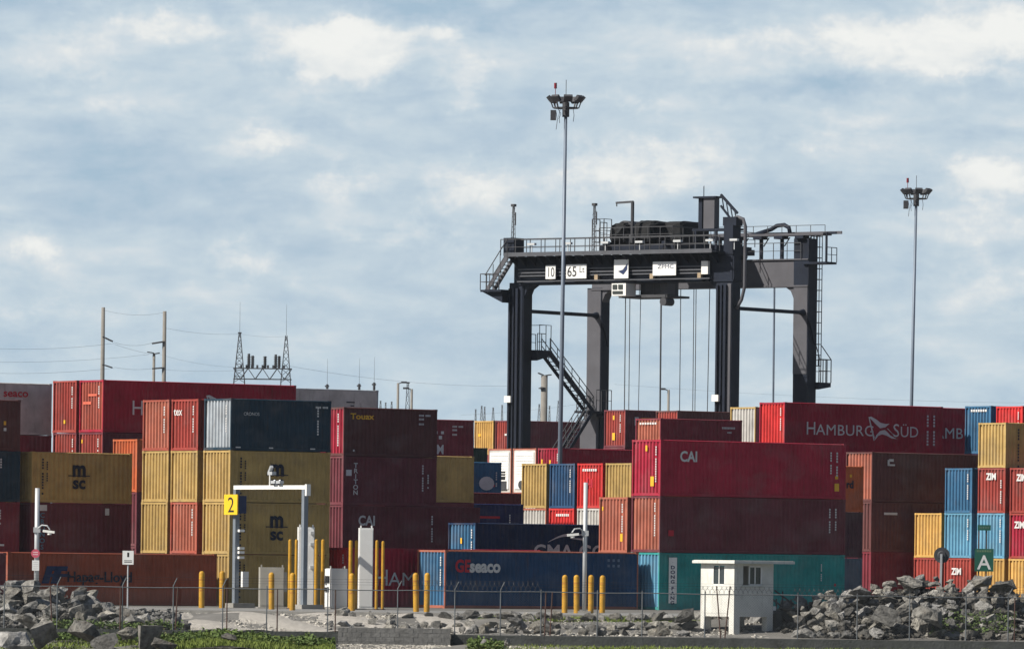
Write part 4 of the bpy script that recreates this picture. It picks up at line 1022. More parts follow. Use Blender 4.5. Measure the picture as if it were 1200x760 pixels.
# operator's cab and head block gear hung below the near girder
cs = s_at(722)
b = MB(); b.box(cs - .2, cs + 3.9, .5, 3.2, ZB - 1.05, ZB - .9); b.box(cs + 1.35, cs + 3.1, .9, 3.0, ZB - .85, ZB + .15)
b.beam((cs + .1, .5, ZB - .95), (cs + 3.8, .5, ZB - .95), .12, .2)
cb = b.obj('trolley_underframe', DARKST, cr_root)
b = MB(); b.box(cs + .1, cs + 1.3, -.75, .45, ZB - .95, ZB - .1); ca = b.obj('operator_cab', WHITE, cr_root)
b = MB()
for s_ in (cs + .2, cs + .68): b.box(s_, s_ + .36, -.80, -.752, ZB - .50, ZB - .18)
b.box(cs + .2, cs + 1.04, -.80, -.752, ZB - .82, ZB - .62); b.obj('window', GLASS, ca)
b = MB(); b.box(cs + 3.2, cs + 3.8, .7, 1.6, ZB - .85, ZB - .1); b.obj('equipment_box', CRANEG, cb)
b = MB(); rail(b, [(cs - .2, .5, ZB - .9), (cs + 3.9, .5, ZB - .9)], .8, .6, .02); b.obj('railing', DARKST, cb)
b = MB(); b.tube([(cs + 3.7, .3, ZB - 1.35), (cs + 3.7, 1.3, ZB - 1.35)], .28, 12); b.obj('sheave', DARKST, cb)
# ropes down to the spreader
RS = [(732.5, .035), (737.5, .03), (750, .025), (773.5, .06), (796, .03), (811, .028), (813.5, .028), (829, .03)]
for i, (px, r) in enumerate(RS):
    s_ = (px - 617) / k_ - (.6 if i > 3 else 0); t_ = .9 if i < 4 else 1.2
    s_ = (px - 613.5 - t_ * 16.9 * E2.x) / k_
    b = MB(); b.tube([(s_, t_, ZB - .5), (s_ + (-.12 if i in (2, 7) else .03), t_ + (0), 8.4)], r, 6); b.obj('hoist_rope', ROPE, cr_root)
s0 = (732 - 629) / k_; s1 = (829 - 629) / k_
b = MB(); b.box(s0 - .3, s1 + .3, .5, 1.6, 7.9, 8.4); b.box(s0 - .5, s0 - .3, -1.2, 3.2, 7.7, 8.1); b.box(s1 + .3, s1 + .5, -1.2, 3.2, 7.7, 8.1); b.obj('spreader', CRANEG, cr_root)

# ------------------------------------------------------------------ floodlight masts
def mast(px_top, py_top, px_bot, py_bot, k, ztop, seed, label, r0, r1):
    R = random.Random(seed)
    top = P(px_top, py_top, k); bot = P(px_bot, py_bot, k)
    d = (top - bot) / (top.z - bot.z); base = bot - d * bot.z
    root = empty('floodlight_mast', (base.x, base.y, 0))
    tag(root, label, 'floodlight mast')
    tp = Vector((top.x - base.x, 0, top.z))
    b = MB(); b.tube([(0, 0, 0), tp * .5, tp], r0, 12, r1); b.obj('pole', MAST, root, smooth=True)
    b = MB(); b.tube([(0, 0, 0), (0, 0, .5)], .5, 12); b.obj('foundation', CONC, root)
    b = MB()
    for i in range(24):
        a = 2 * pi * i / 24; a2 = 2 * pi * (i + 1) / 24
        b.beam(tp + Vector((cos(a) * .75, sin(a) * .75, -.25)), tp + Vector((cos(a2) * .75, sin(a2) * .75, -.25)), .07)
    for a in (0, pi / 2, pi, 3 * pi / 2): b.beam(tp + Vector((0, 0, -.25)), tp + Vector((cos(a) * .75, sin(a) * .75, -.25)), .08)
    b.tube([tp + Vector((0, 0, -.8)), tp + Vector((0, 0, .1))], .22, 10); b.box(tp.x - .95, tp.x - .6, -.3, .3, tp.z - 1.0, tp.z - .4)
    b.obj('ring_frame', DARKST, root)
    for i in range(8):
        a = 2 * pi * (i + .0) / 8 + .12; ca, sa = cos(a), sin(a)
        c = tp + Vector((ca * 1.0, sa * 1.0, .30))
        fw = Vector((ca * .75, sa * .75, -.62)).normalized(); rt = Vector((-sa, ca, 0)); up = rt.cross(fw)
        b = MB(); hw, hh, hd = .27, .21, .10
        vs = [c + rt * sx_ * hw + up * sy * hh + fw * sz * hd for sx_ in (-1, 1) for sy in (-1, 1) for sz in (-1, 1)]
        b.add(vs, [(0, 1, 3, 2), (4, 6, 7, 5), (0, 4, 5, 1), (2, 3, 7, 6), (0, 2, 6, 4), (1, 5, 7, 3)])
        b.beam(tp + Vector((ca * .8, sa * .8, -.25)), c, .07)
        b.obj('floodlight', DARKST, root)
    b = MB(); b.tube([tp, tp + Vector((0, 0, 1.5))], .02, 6); b.obj('lightning_rod', DARKST, root)
    b = MB(); b.tube([tp + Vector((-.66, 0, -.2)), tp + Vector((-.66, 0, 1.0))], .02, 6); b.tube([tp + Vector((-.66, 0, .95)), tp + Vector((-.66, 0, 1.3))], .09, 8); b.obj('warning_light', mat('dark_red_lamp', (.2, .01, .02), .4), root)
    b = MB()
    for dx, z0, z1, sw in ((-.62, -.4, -1.6, .1), (-.35, -.3, -1.2, -.08), (.45, -.3, -1.1, .06), (-.5, -.3, -.95, .2)):
        b.tube([tp + Vector((dx, -.2, z0)), tp + Vector((dx + sw, -.2, (z0 + z1) / 2)), tp + Vector((dx + sw * .3, -.2, z1))], .018, 5)
    b.obj('hanging_cable', DARKST, root)
mast(663.2, 122, 656.5, 522, 18.9, 30, 1, 'tall grey floodlight mast with a crown of dark lamps in front of the gantry crane', .17, .10)
mast(1073.8, 229, 1068.2, 470, 15.6, 30, 2, 'distant grey floodlight mast with dark lamps standing right of the crane over the red containers', .16, .10)
b = MB(); q = P(907.5, 332, 14.5); q2 = P(906.5, 470, 14.5); b.tube([(q2.x, q2.y, 0), (q.x, q.y, q.z - 0)], .085, 8)
b.box(q.x - .5, q.x + .5, q.y - .2, q.y + .2, q.z, q.z + .2)
o = b.obj('lamp_pole', MAST); tag(o, 'thin dark pole seen through the right crane frame', 'pole')

# ------------------------------------------------------------------ poles, substation, wires in the distance
def pole(px, y0, k, w0, w1, label, mat_=WOODP, lean=0, arms=(), name='utility_pole', cat='utility pole', grp=None):
    t_ = P(px, y0, k); root = empty(name, (t_.x, t_.y, 0)); tag(root, label, cat, grp)
    b = MB(); b.tube([(0, 0, 0), (lean, 0, t_.z)], w0, 10, w1); b.obj('pole', mat_, root, smooth=True)
    for (dz, dx, dd, th) in arms:
        b = MB(); z_ = t_.z - dz; b.tube([(0, -.2, z_), (dx * .5, -.2, z_ + dd * .5), (dx, -.2, z_ + dd)], th, 8)
        for i in range(6):
            f = .3 + i * .11; b.tube([(dx * f, -.2, z_ + dd * f - .05), (dx * f, -.2, z_ + dd * f + .05)], th * 1.8, 8)
        b.obj('insulator', DARKST, root)
    return t_
kP = 12.5
pA = pole(121, 360, kP, .28, .17, 'taller left concrete utility pole with two dark insulators above the red container', arms=((2.75, .95, -.45, .07), (5.35, .95, -.3, .06)))
pB = pole(193, 364.5, kP, .26, .17, 'right concrete utility pole with two dark insulators pointing left', arms=((2.85, -1.15, -.2, .08), (5.3, -1.1, -.1, .07)))
pC = pole(180.5, 413.5, 11.5, .16, .14, 'short grey utility pole between the two tall concrete ones', arms=((.0, -.7, .1, .05), (.1, .6, .12, .05)))
pole(638, 440, 13.0, .36, .30, 'thick weathered concrete pole behind the crane stairs with small bracket', arms=((.0, -.6, .25, .05), (.0, .65, .1, .05), (1.1, -.35, -.05, .12)))
def lamp(px, y0, k, dirx, label, th=.12, grp=None):
    t_ = P(px, y0, k); root = empty('street_lamp', (t_.x, t_.y, 0)); tag(root, label, 'lamp post', grp)
    b = MB(); b.tube([(0, 0, 0), (0, 0, t_.z)], th * 1.2, 8, th); b.obj('pole', WOODP, root, smooth=True)
    b = MB(); b.tube([(0, 0, t_.z - .08), (dirx * .35, 0, t_.z + .05)], .05, 6)
    b.box(min(dirx * .3, dirx * .85), max(dirx * .3, dirx * .85), -.2, .2, t_.z - .02, t_.z + .16); b.obj('lamp_head', DARKST, root)
lamp(466.5, 448.5, 12.0, 1, 'grey lamp post with small head above the brown yellow-lettered container')
lamp(482.5, 455.5, 12.0, -1, 'short grey lamp post beside the small lattice mast')
lamp(783.5, 456.5, 12.0, -1, 'grey lamp post between the hoist ropes of the crane')
for px, y0, lab in ((383.5, 450, 'thin antenna pole on the left above the white refrigerated container'), (421, 449.5, 'thin antenna pole in the middle above the white refrigerated container'), (438.5, 448, 'thin antenna pole at the right end above the white refrigerated container')):
    t_ = P(px, y0, 12.5); root = empty('antenna_pole', (t_.x, t_.y, 0)); tag(root, lab, 'antenna pole', 'antenna poles behind the white refrigerated container')
    b = MB(); b.tube([(0, 0, 0), (0, 0, t_.z)], .12, 8); b.box(-.22, .18, -.1, .1, t_.z - .25, t_.z - .12); b.obj('pole', DARKST, root)
    b = MB(); b.tube([(0, 0, t_.z), (0, 0, t_.z + 2.4)], .018, 5, .008); b.obj('whip_antenna', DARKST, root)
def tower(px, y0, k, w0, label, h_m, name='lattice_tower', cat='lattice tower', grp=None, m=DARKST, th=.06, whip=0):
    t_ = P(px, y0, k); root = empty(name, (t_.x, t_.y, 0)); tag(root, label, cat, grp)
    b = MB(); zt_ = t_.z; zb = max(0, zt_ - h_m)
    C4 = ((-1, -1), (1, -1), (1, 1), (-1, 1))
    def at(z_, c): 
        f = (zt_ - z_) / (zt_ - zb); ww = .08 + (w0 - .08) * f; return Vector((c[0] * ww, c[1] * ww, z_))
    n = 8
    for c in C4: b.beam(at(zb, c), at(zt_, c), th)
    for i in range(n):
        z0 = zb + (zt_ - zb) * i / n; z1 = zb + (zt_ - zb) * (i + 1) / n
        for a_, c_ in zip(C4, C4[1:] + C4[:1]): b.beam(at(z0, a_), at(z1, c_), th * .7); b.beam(at(z1, a_), at(z1, c_), th * .6)
    if zb > 0:
        for c in C4: b.beam((c[0] * w0, c[1] * w0, 0), (c[0] * w0, c[1] * w0, zb), th)
    b.box(-.18, .18, -.18, .18, zt_, zt_ + .12)
    if whip: b.tube([(0, 0, zt_), (0, 0, zt_ + whip)], .02, 5, .01)
    b.obj('lattice', m, root)
    return t_, root
tower(478, 449, 12.5, .35, 'small lattice mast between two short lamp posts', 6, th=.05)
# substation gantry
kS = 11.5
sA, rS = tower(281, 390.5, kS, .55, 'grey substation gantry with two lattice peaks and insulator stacks behind the red container', 5.0, name='substation_gantry', cat='substation', th=.07, whip=3.2, m=DARKST)
sB = P(335.5, 393, kS)
b = MB(); dx = sB.x - sA.x; zt_ = sB.z; C4 = ((-1, -1), (1, -1), (1, 1), (-1, 1))
for c in C4: b.beam((dx + c[0] * .08, c[1] * .08, zt_), (dx + c[0] * .5, c[1] * .5, zt_ - 4.8), .07); b.beam((dx + c[0] * .5, c[1] * .5, zt_ - 4.8), (dx + c[0] * .5, c[1] * .5, 0), .07)
for i in range(7):
    z0 = zt_ - 4.8 + i * .68; f = 1 - i / 7 * .84; f2 = 1 - (i + 1) / 7 * .84
    for a_, c_ in zip(C4, C4[1:] + C4[:1]): b.beam((dx + a_[0] * .5 * f, a_[1] * .5 * f, z0), (dx + c_[0] * .5 * f2, c_[1] * .5 * f2, z0 + .68), .05)
b.tube([(dx, 0, zt_), (dx, 0, zt_ + 3.2)], .02, 5, .01); b.obj('lattice', DARKST, rS)
b = MB(); z1 = P(300, 431.5, kS).z; z0 = P(300, 444, kS).z
for y_ in (-.5, .5):
    for z_ in (z0, z1): b.beam((-.6, y_, z_), (dx + .6, y_, z_), .09)
    n = 8
    for i in range(n):
        xa = -.6 + (dx + 1.2) * i / n; xb = -.6 + (dx + 1.2) * (i + 1) / n
        b.beam((xa, y_, z0 if i % 2 else z1), (xb, y_, z1 if i % 2 else z0), .06)
for i in range(9): b.box(.2 + i * (dx - .4) / 8 - .1, .2 + i * (dx - .4) / 8 + .1, -.2, .2, z1 + .05, z1 + .35)
b.obj('lattice_beam', DARKST, rS)
for px, h_ in ((291.5, 1.5), (296, 1.3), (310.5, 1.25), (323, 1.45), (327, 1.3)):
    x_ = P(px, 430, kS).x - sA.x; b = MB(); b.tube([(x_, 0, z1), (x_, 0, z1 + h_)], .13, 8)
    for i in range(6): b.tube([(x_, 0, z1 + .25 + i * .18), (x_, 0, z1 + .31 + i * .18)], .2, 8)
    b.obj('insulator_stack', DARKST, rS)
# far hazy pylons
FARM = mat('far_pylon_steel', (.16, .18, .20), .8)
for i, (px, y0) in enumerate(((557.5, 480), (564.5, 476), (568, 477), (578, 478), (588.5, 475), (632, 474), (644, 476), (654.5, 470), (700, 476), (446, 470), (452, 472), (459, 471))):
    lab = ['farthest left pylon of the row beyond the yellow end', 'paired pylon beyond the small yellow container end'][i % 2]
    tower(px, y0, 6.2, .5 if i % 2 else .28, 'thin far-off pylon poking up on the horizon behind the containers', 6, name='transmission_pylon', cat='pylon', grp='far-off pylons on the horizon', m=FARM, th=.1)
def wire(name, pts, label, r=.012, grp='overhead power lines'):
    b = MB(); q = []
    for (x0, y0, k0), (x1, y1, k1), sag in pts:
        a = P(x0, y0, k0); c = P(x1, y1, k1)
        b.tube([a + (c - a) * f / 12 - Vector((0, 0, sag * 4 * (f / 12) * (1 - f / 12))) for f in range(13)], r, 4)
    o = b.obj(name, ROPE); tag(o, label, 'power line', grp)
kp = kP
wire('power_line', [((121, 363, kp), (193, 366, kp), .35)], 'uppermost wire sagging between the two tall utility poles', .012)
wire('power_line', [((134, 401, kp), (180, 401, kp), .3)], 'middle wire between the insulators of the two tall utility poles', .014)
wire('power_line', [((134, 430, kp), (182, 431, kp), .18)], 'lowest wire between the insulators of the two tall utility poles', .014)
wire('power_line', [((-10, 408, 13), (134, 402, kp), .25)], 'wire entering from the left photo edge to the upper insulator', .012)
wire('power_line', [((-10, 424, 13), (175, 415, 11.5), .25)], 'wire from the left photo edge to the short utility pole', .012)
wire('power_line', [((-10, 437, 13), (134, 431, kp), .2)], 'lowest wire entering from the left photo edge', .012)
wire('power_line', [((193, 384, kp), (281, 391, kS), .25)], 'wire from the right utility pole to the left substation peak', .011)
wire('power_line', [((134, 403, kp), (180, 415, 11.5), .1)], 'slanting wire from the upper insulator to the short utility pole', .012)
wire('power_line', [((184, 414, 11.5), (278, 430, kS), .3)], 'wire from the short utility pole down to the substation beam', .010)
wire('power_line', [((193, 433, kp), (275, 434, kS), .1)], 'low level wire between right utility pole and substation', .010)
wire('power_line', [((281, 391, kS), (335.5, 394, kS), .15)], 'wire between the two substation peaks', .009)
wire('power_line', [((335.5, 428, kS), (600, 452, 10), .6)], 'long faint wire running right from the substation towards the crane', .013)
wire('power_line', [((540, 486, 8), (700, 470, 8), .3)], 'faint wire low behind the crane legs', .014)
wire('power_line', [((720, 450, 8), (1210, 472, 8), .5)], 'faint wire running behind the crane frame to the right edge', .013)
# ------------------------------------------------------------------ truck portal and cabinets beside the road
kR = 24.3
def at(px, z=0.0, k=kR): return G(px, k, z)
MPX = 1 / kR
PLEG = mat('portal_steel', (.19, .22, .26), 0.5, metal=0.2, var=0.12, dirt=(.3, .27, .22), dirt_amt=0.3)
pq = at(276.5, 3, 24.15); root = empty('truck_portal', (pq.x, pq.y, 0), atan2(-NV.y, -NV.x))
tag(root, 'white steel portal frame over the truck lane with a yellow number board', 'portal frame')
wP = 5.9; HP = 5.92
for x_ in (0, wP):
    b = MB(); b.box(x_ - .11, x_ + .11, -.12, .12, .22, HP - .19); o = b.obj('leg', PLEG, root)
    b = MB(); b.box(x_ - .35, x_ + .35, -.35, .9, -.02, .22); b.obj('footing', CONC, o)
b = MB(); b.box(-.11, wP + .16, -.11, .11, HP - .19, HP); b.box(wP + .16, wP + .3, -.12, .12, HP - .5, HP + .05); b.obj('beam', WHITE, root)
b = MB(); b.box(-.58, .58, -.34, -.28, HP - 1.42, HP - .44); bd = b.obj('number_board', mat('yellow_board', (.80, .50, .02), .5, var=.05), root)
b = MB(); b.box(.3, .50, -.27, .25, HP - 1.35, HP - .5); b.obj('board_bracket', MARKO, root)
text('2', .74, BLACKM, bd, (-.27, -.347, HP - 1.30), (1, 0, 0), (0, 0, 1), 'number', 0, 1.15)
XC = 2.87
b = MB(); b.tube([(XC, 0, HP), (XC, 0, HP + .62)], .035, 8); cmr = b.obj('camera_post', WHITE, root)
b = MB(); b.beam((XC - .05, 0, HP + .6), (XC + .3, -.1, HP + .9), .14, .14); b.box(XC + .02, XC + .4, -.15, .1, HP + .5, HP + .66); b.obj('camera', GALV, cmr)
for x_ in (3.5, 3.95):
    b = MB(); b.tube([(x_, -.05, HP), (x_, -.05, HP + .12), (x_ + .05, -.2, HP + .22)], .06, 8); b.box(x_ - .14, x_ + .2, -.28, -.05, HP + .08, HP + .22); b.obj('sensor', GALV, root)
for z_ in (HP - 2.25, HP - 3.1, HP - 3.3, HP - 3.55):
    b = MB(); b.box(.145, .30, .0, .3, z_, z_ + .12); b.obj('sensor', WHITE, root)
b = MB(); b.box(.15, .32, .2, .55, 1.0, 1.75); b.obj('small_cabinet', CABW, root)

def column(px0, px1, ytop, label, name='white_column', d=.55, m=CABW, yaw=.14, z0=.05, knobs=True, ybase=None):
    x0 = at(px0, 2).x; x1 = at(px1, 2).x
    zt_ = P(px0, ytop, kR).z
    r = empty(name, (x0, F / kR, 0), yaw); tag(r, label, 'cabinet')
    x1 = x0 + (x1 - x0 - d * sin(yaw) * 0) / cos(yaw)
    b = MB(); b.box(0, x1 - x0, 0, d, z0, zt_); bd_ = b.obj('housing', m, r)
    b = MB(); b.box(.03, x1 - x0 - .03, -.02, -.002, z0 + .1, zt_ - .08); b.obj('door', m, r)
    b = MB(); b.box(-.1, x1 - x0 + .12, -.12, d + .1, -.05, z0 + .003); b.obj('plinth', CONC, r)
    if knobs:
        b = MB()
        b.box(.04, .1, .1, .16, zt_, zt_ + .12); b.obj('lifting_eye', m, r)
        b = MB(); b.box(x1 - x0 - .1, x1 - x0 - .04, .1, .16, zt_, zt_ + .12); b.obj('lifting_eye', m, r)
    return r, zt_, x1 - x0
c1, zc1, wc1 = column(349.5, 368, 617, 'tall white steel column cabinet behind the right leg of the truck portal')
for z_ in (zc1 - .35, zc1 - .9, zc1 - 2.0):
    b = MB(); b.box(wc1 - .2, wc1 - .02, -.12, -.022, z_, z_ + .14); b.obj('sensor', GALV, c1)
c2, zc2, wc2 = column(421, 437, 618, 'tall plain white column cabinet between pairs of yellow posts', d=.5)
c3, zc3, wc3 = column(305, 333, 664, 'low beige steel cabinet standing under the truck portal', d=.7, m=CABB)
b = MB(); b.box(wc3, wc3 + .14, .05, .4, .8, 1.75); b.obj('side_box', CABB, c3)
c4, zc4, wc4 = column(388, 407, 665.5, 'low grey cabinet with black keypads on its sunlit left side', d=.48, m=CABB, yaw=.62)
for ch in list(c4.children):
    if ch.name.startswith(('housing', 'door')): ch.data.materials[0] = mat('grey_cabinet_paint', (.45, .47, .50), .5, var=.05)
b = MB(); b.box(-.05, -.003, .01, .47, .1, zc4 - .02); kp_ = b.obj('lit_side_panel', CABW, c4)  # white skin paints the sunlit look onto the cabinet's left side
b = MB(); b.box(-.11, -.052, .05, .43, 1.28, 1.6); b.box(-.11, -.052, .1, .4, .85, 1.05); b.obj('keypad', BLACKM, kp_)
b = MB(); b.box(-.22, -.112, .3, .44, 1.3, 1.62); b.obj('card_reader', CABW, kp_)

GP = 'tall slim yellow guard posts beside the cabinets'
for px, yt_, yb_, r_, dim, lab in ((339.5, 632, 712, .085, 0, 'tall yellow post, left one of the pair left of the tall portal cabinet'), (346.6, 632, 711, .075, .5, 'tall yellow post, right one of the pair left of the tall portal cabinet'),
                         (370.3, 632, 711, .085, 0, 'tall yellow post just right of the tall portal cabinet'), (377.5, 632, 711, .085, .8, 'tall yellow post between the portal cabinet and the grey keypad cabinet'),
                         (410.5, 633, 712, .09, 0, 'tall yellow post right of the low grey keypad cabinet'), (417, 633, 711, .075, .5, 'tall yellow post left of the plain white column'),
                         (441.3, 633, 712, .075, 0, 'tall yellow post just right of the plain white column'), (448.2, 634, 712, .075, .6, 'outermost tall yellow post right of the plain white column')):
    k = kR + .15; q = at(px, 1.5, k); zt_ = P(px, yt_, k).z
    b = MB(); b.tube([(0, 0, 0), (0, 0, zt_ - .02)], r_, 14); b.tube([(0, 0, zt_ - .02), (0, 0, zt_ + .02)], r_ * .9, 14, r_ * .5)
    r = empty('guard_post', (q.x, q.y + dim, 0)); tag(r, lab, 'guard post', GP); b.obj('post', YEL, r, smooth=False)
    b = MB(); b.tube([(0, 0, 0), (0, 0, .05)], r_ + .06, 14); b.obj('base_plate', RUST, r)
RB = random.Random(11)
def bollard(px, yt_, k, lab, grp='yellow domed bollards'):
    q = at(px, 1, k); zt_ = P(px, yt_, k).z; r_ = .135
    r = empty('bollard', (q.x, q.y, 0)); r.rotation_euler = (RB.uniform(-.02, .02), RB.uniform(-.022, .022), RB.uniform(0, 3)); tag(r, lab, 'bollard', grp)
    b = MB(); pr = [(r_, 0), (r_, zt_ - r_)] + [(r_ * cos(a * pi / 10), zt_ - r_ + r_ * sin(a * pi / 10)) for a in range(1, 5)] + [(.005, zt_)]
    n = 18; vs = [(p * cos(2 * pi * i / n), p * sin(2 * pi * i / n), z_) for p, z_ in pr for i in range(n)]
    b.add(vs, [(j * n + i, j * n + (i + 1) % n, (j + 1) * n + (i + 1) % n, (j + 1) * n + i) for j in range(len(pr) - 1) for i in range(n)])
    b.obj('post', YEL, r, smooth=True)
    for z_ in (zt_ - .42, zt_ - .95):
        b = MB(); b.tube([(0, 0, z_), (0, 0, z_ + .04)], r_ + .004, 18, cap=False); b.obj('faded_band', mat('faded_band', (.38, .15, .03), .6) if 'faded_band' not in bpy.data.materials else bpy.data.materials['faded_band'], r)
bollard(236.5, 668.5, 24.6, 'leftmost yellow bollard before the rusty orange container')
bollard(260.3, 668.5, 24.5, 'yellow bollard left of the portal with the number board')
bollard(318.5, 670, 24.9, 'yellow bollard in front of the low beige cabinet')
bollard(342.8, 670.5, 25.2, 'yellow bollard in front of the tall pair by the portal cabinet')
bollard(413, 671, 25.1, 'yellow bollard between the tall posts right of the grey keypad cabinet')
bollard(488, 670.5, 25.2, 'left one of two yellow bollards before the blue lettered container')
bollard(500.3, 670.5, 25.2, 'right one of two yellow bollards before the blue lettered container')
bollard(662, 673, 24.8, 'leftmost of four yellow bollards around the camera pole')
bollard(676, 673, 24.9, 'yellow bollard immediately left of the camera pole')
bollard(692.5, 673, 24.9, 'yellow bollard immediately right of the camera pole')
bollard(706, 673.5, 24.6, 'rightmost of four yellow bollards around the camera pole, in shade')

def cam_pole(px, ytop, k, side, lab, r_, yarm):
    q = at(px, 3, k); zt_ = P(px, ytop, k).z; r = empty('camera_pole', (q.x, q.y, 0)); tag(r, lab, 'camera pole')
    b = MB(); b.tube([(0, 0, 0), (0, 0, zt_)], r_, 14); b.obj('pole', GALV, r, smooth=True)
    b = MB(); b.box(-.3, .3, -.25, .25, -.05, .12); b.obj('footing', CONC, r)
    z_ = P(px, yarm, k).z
    b = MB(); b.tube([(0, -.1, z_ + .05), (side * .25, -.25, z_ + .25), (side * .5, -.3, z_ + .22), (side * .62, -.3, z_ + .05)], .035, 8); b.box(-.16, .16, -.16, .16, z_ - .1, z_ + .15); a = b.obj('arm', GALV, r)
    b = MB(); b.beam((side * .3, -.32, z_ - .02), (side * .85, -.36, z_ - .08), .13, .11); b.tube([(side * .60, -.3, z_ - .2), (side * .60, -.3, z_ + .0)], .1, 10); b.obj('camera', WHITE, a)
    return r
cp = cam_pole(43.2, 571.5, 25.0, 1, 'white camera pole with round red sign standing behind the left rocks', .115, 621)
for zc, kind in ((648, 'o'), (662, 'r')):
    z_ = P(41.5, zc, 25).z
    b = MB()
    if kind == 'o':
        b.tube([(-.05, -.16, z_), (-.05, -.14, z_)], .205, 20); o = b.obj('round_sign', PINKS, cp)
        b = MB()
        for zz_ in (.03, -.07): b.add([(-.17, -.165, z_ + zz_), (.07, -.165, z_ + zz_), (.07, -.165, z_ + zz_ + .05), (-.17, -.165, z_ + zz_ + .05)], [(0, 1, 2, 3)])
        b.obj('lettering', mat('pink_white', (.7, .45, .48), .6), o)
    else:
        b.box(-.2, .13, -.15, -.13, z_ - .24, z_ + .24); o = b.obj('rectangular_sign', CABW, cp)
        b = MB()
        for j in range(4): b.add([(-.15, -.153, z_ + .14 - j * .1), (.08, -.153, z_ + .14 - j * .1), (.08, -.153, z_ + .17 - j * .1), (-.15, -.153, z_ + .17 - j * .1)], [(0, 1, 2, 3)])
        b.obj('lettering', MARKG, o)
cam_pole(685.5, 565, 24.9, -1, 'white camera pole rising between the four yellow bollards', .10, 625)
q = at(149.7, 1, 26.0); r = empty('sign_post', (q.x, q.y, 0)); tag(r, 'small white notice board on a thin post before the rusty orange container', 'sign')
b = MB(); b.tube([(0, 0, -.2), (0, 0, 2.6)], .035, 8); b.obj('post', GALV, r)
b = MB(); b.box(-.25, .25, -.06, -.04, 2.06, 2.68); o = b.obj('sign_board', CABW, r)
b = MB(); b.add([(-.04, -.063, 2.4), (.05, -.063, 2.4), (.05, -.063, 2.6), (-.04, -.063, 2.6)], [(0, 1, 2, 3)])
for zz_ in (2.22, 2.15): b.add([(-.17, -.063, zz_), (.18, -.063, zz_), (.18, -.063, zz_ + .03), (-.17, -.063, zz_ + .03)], [(0, 1, 2, 3)])
b.obj('lettering', BLACKM, o)
# green letter sign
kA = 26.4; q = at(1153, 2.2, kA); r = empty('green_sign', (q.x, q.y, .8)); tag(r, 'dark green board with a large white letter standing on the right rock pile', 'sign')
zb_ = P(1153, 669, kA).z - .8; zt_ = P(1153, 642.5, kA).z - .8; zu = P(1153, 621, kA).z - .8
b = MB(); b.box(-.42, .42, -.05, -.01, zb_, zt_); o = b.obj('sign_board', GREENS, r)
text('A', .62, MARKG, o, (0, -.056, zb_ + .1), (1, 0, 0), (0, 0, 1), 'letter', .015, 1.0, align='CENTER')
b = MB()
for i in range(9): b.add([(-.33 + i * .074, -.055, zt_ - .15), (-.285 + i * .074, -.055, zt_ - .15), (-.285 + i * .074, -.055, zt_ - .06), (-.33 + i * .074, -.055, zt_ - .06)], [(0, 1, 2, 3)])
b.obj('lettering', mat('faded_lettering', (.12, .20, .12), .7), o)
b = MB(); b.box(-.3, .28, -.05, -.01, zu, zu + .24); o = b.obj('upper_board', GREENS, r)
b = MB()
for i in range(6): b.add([(-.22 + i * .075, -.055, zu + .08), (-.17 + i * .075, -.055, zu + .08), (-.17 + i * .075, -.055, zu + .17), (-.22 + i * .075, -.055, zu + .17)], [(0, 1, 2, 3)])
b.obj('lettering', mat('faded_lettering', (.08, .16, .13), .7), o)
for x_ in (-.24, .1): b = MB(); b.box(x_ - .03, x_ + .03, -.006, .05, -.6, zu + .2); b.obj('post', RUST if x_ < 0 else DARKST, r)
q = at(1103.5, 2.2, 26.6); r = empty('disc_marker', (q.x, q.y, .8)); tag(r, 'round dark disc on a short pale post atop the right rock pile', 'marker')
z_ = P(1103.5, 650, 26.6).z - .8
b = MB(); b.tube([(0, 0, z_), (0, .06, z_)], .35, 22); b.tube([(0, -.06, z_), (0, 0, z_)], .16, 14, .2); b.obj('disc', DARKST, r)
b = MB(); b.beam((-.06, -.10, -.6), (-.03, -.10, z_ + .05), .09); b.obj('post', GALV, r)

# ------------------------------------------------------------------ guard hut on stilts
HUTP = mat('weathered_plaster', (.62, .62, .585), 0.9, var=0.14, scale=1.6, bump=0.15, bscale=14, dirt=(.22, .22, .18), dirt_amt=0.8, streak=True)
kH = 27.3; q = G(860, kH, .5)
hut = empty('guard_hut', (q.x, q.y, -.70), radians(38)); tag(hut, 'small white concrete guard hut on four stilts behind the fence', 'hut')
Z0 = -.70
def hz_(z): return z - Z0
Lx, Ly = 2.2, 2.25
for (x0, y0) in ((0, 0), (Lx - .34, 0), (0, Ly - .34), (Lx - .34, Ly - .34)):
    b = MB(); b.box(x0 + .004, x0 + .336, y0 + .004, y0 + .336, 0, hz_(.32)); b.obj('stilt', HUTP, hut)
# walls with real window openings: build as strips
def wall_strip(b, horiz, c0, c1, z0, z1, t_):
    pass
b = MB()
ZF, ZC = hz_(.30), hz_(2.44); T_ = .12
def wallx(y0, y1, holes):       # wall running along x between y0..y1
    xs_ = sorted({0, Lx} | {h for hh in holes for h in hh[:2]})
    for a_, c_ in zip(xs_, xs_[1:]):
        hh = [h for h in holes if h[0] <= a_ and c_ <= h[1]]
        if hh: b.box(a_, c_, y0, y1, ZF, hh[0][2]); b.box(a_, c_, y0, y1, hh[0][3], ZC)
        else: b.box(a_, c_, y0, y1, ZF, ZC)
def wally(x0, x1, holes):
    ys_ = sorted({T_, Ly - T_} | {h for hh in holes for h in hh[:2]})
    for a_, c_ in zip(ys_, ys_[1:]):
        hh = [h for h in holes if h[0] <= a_ and c_ <= h[1]]
        if hh: b.box(x0, x1, a_, c_, ZF, hh[0][2]); b.box(x0, x1, a_, c_, hh[0][3], ZC)
        else: b.box(x0, x1, a_, c_, ZF, ZC)
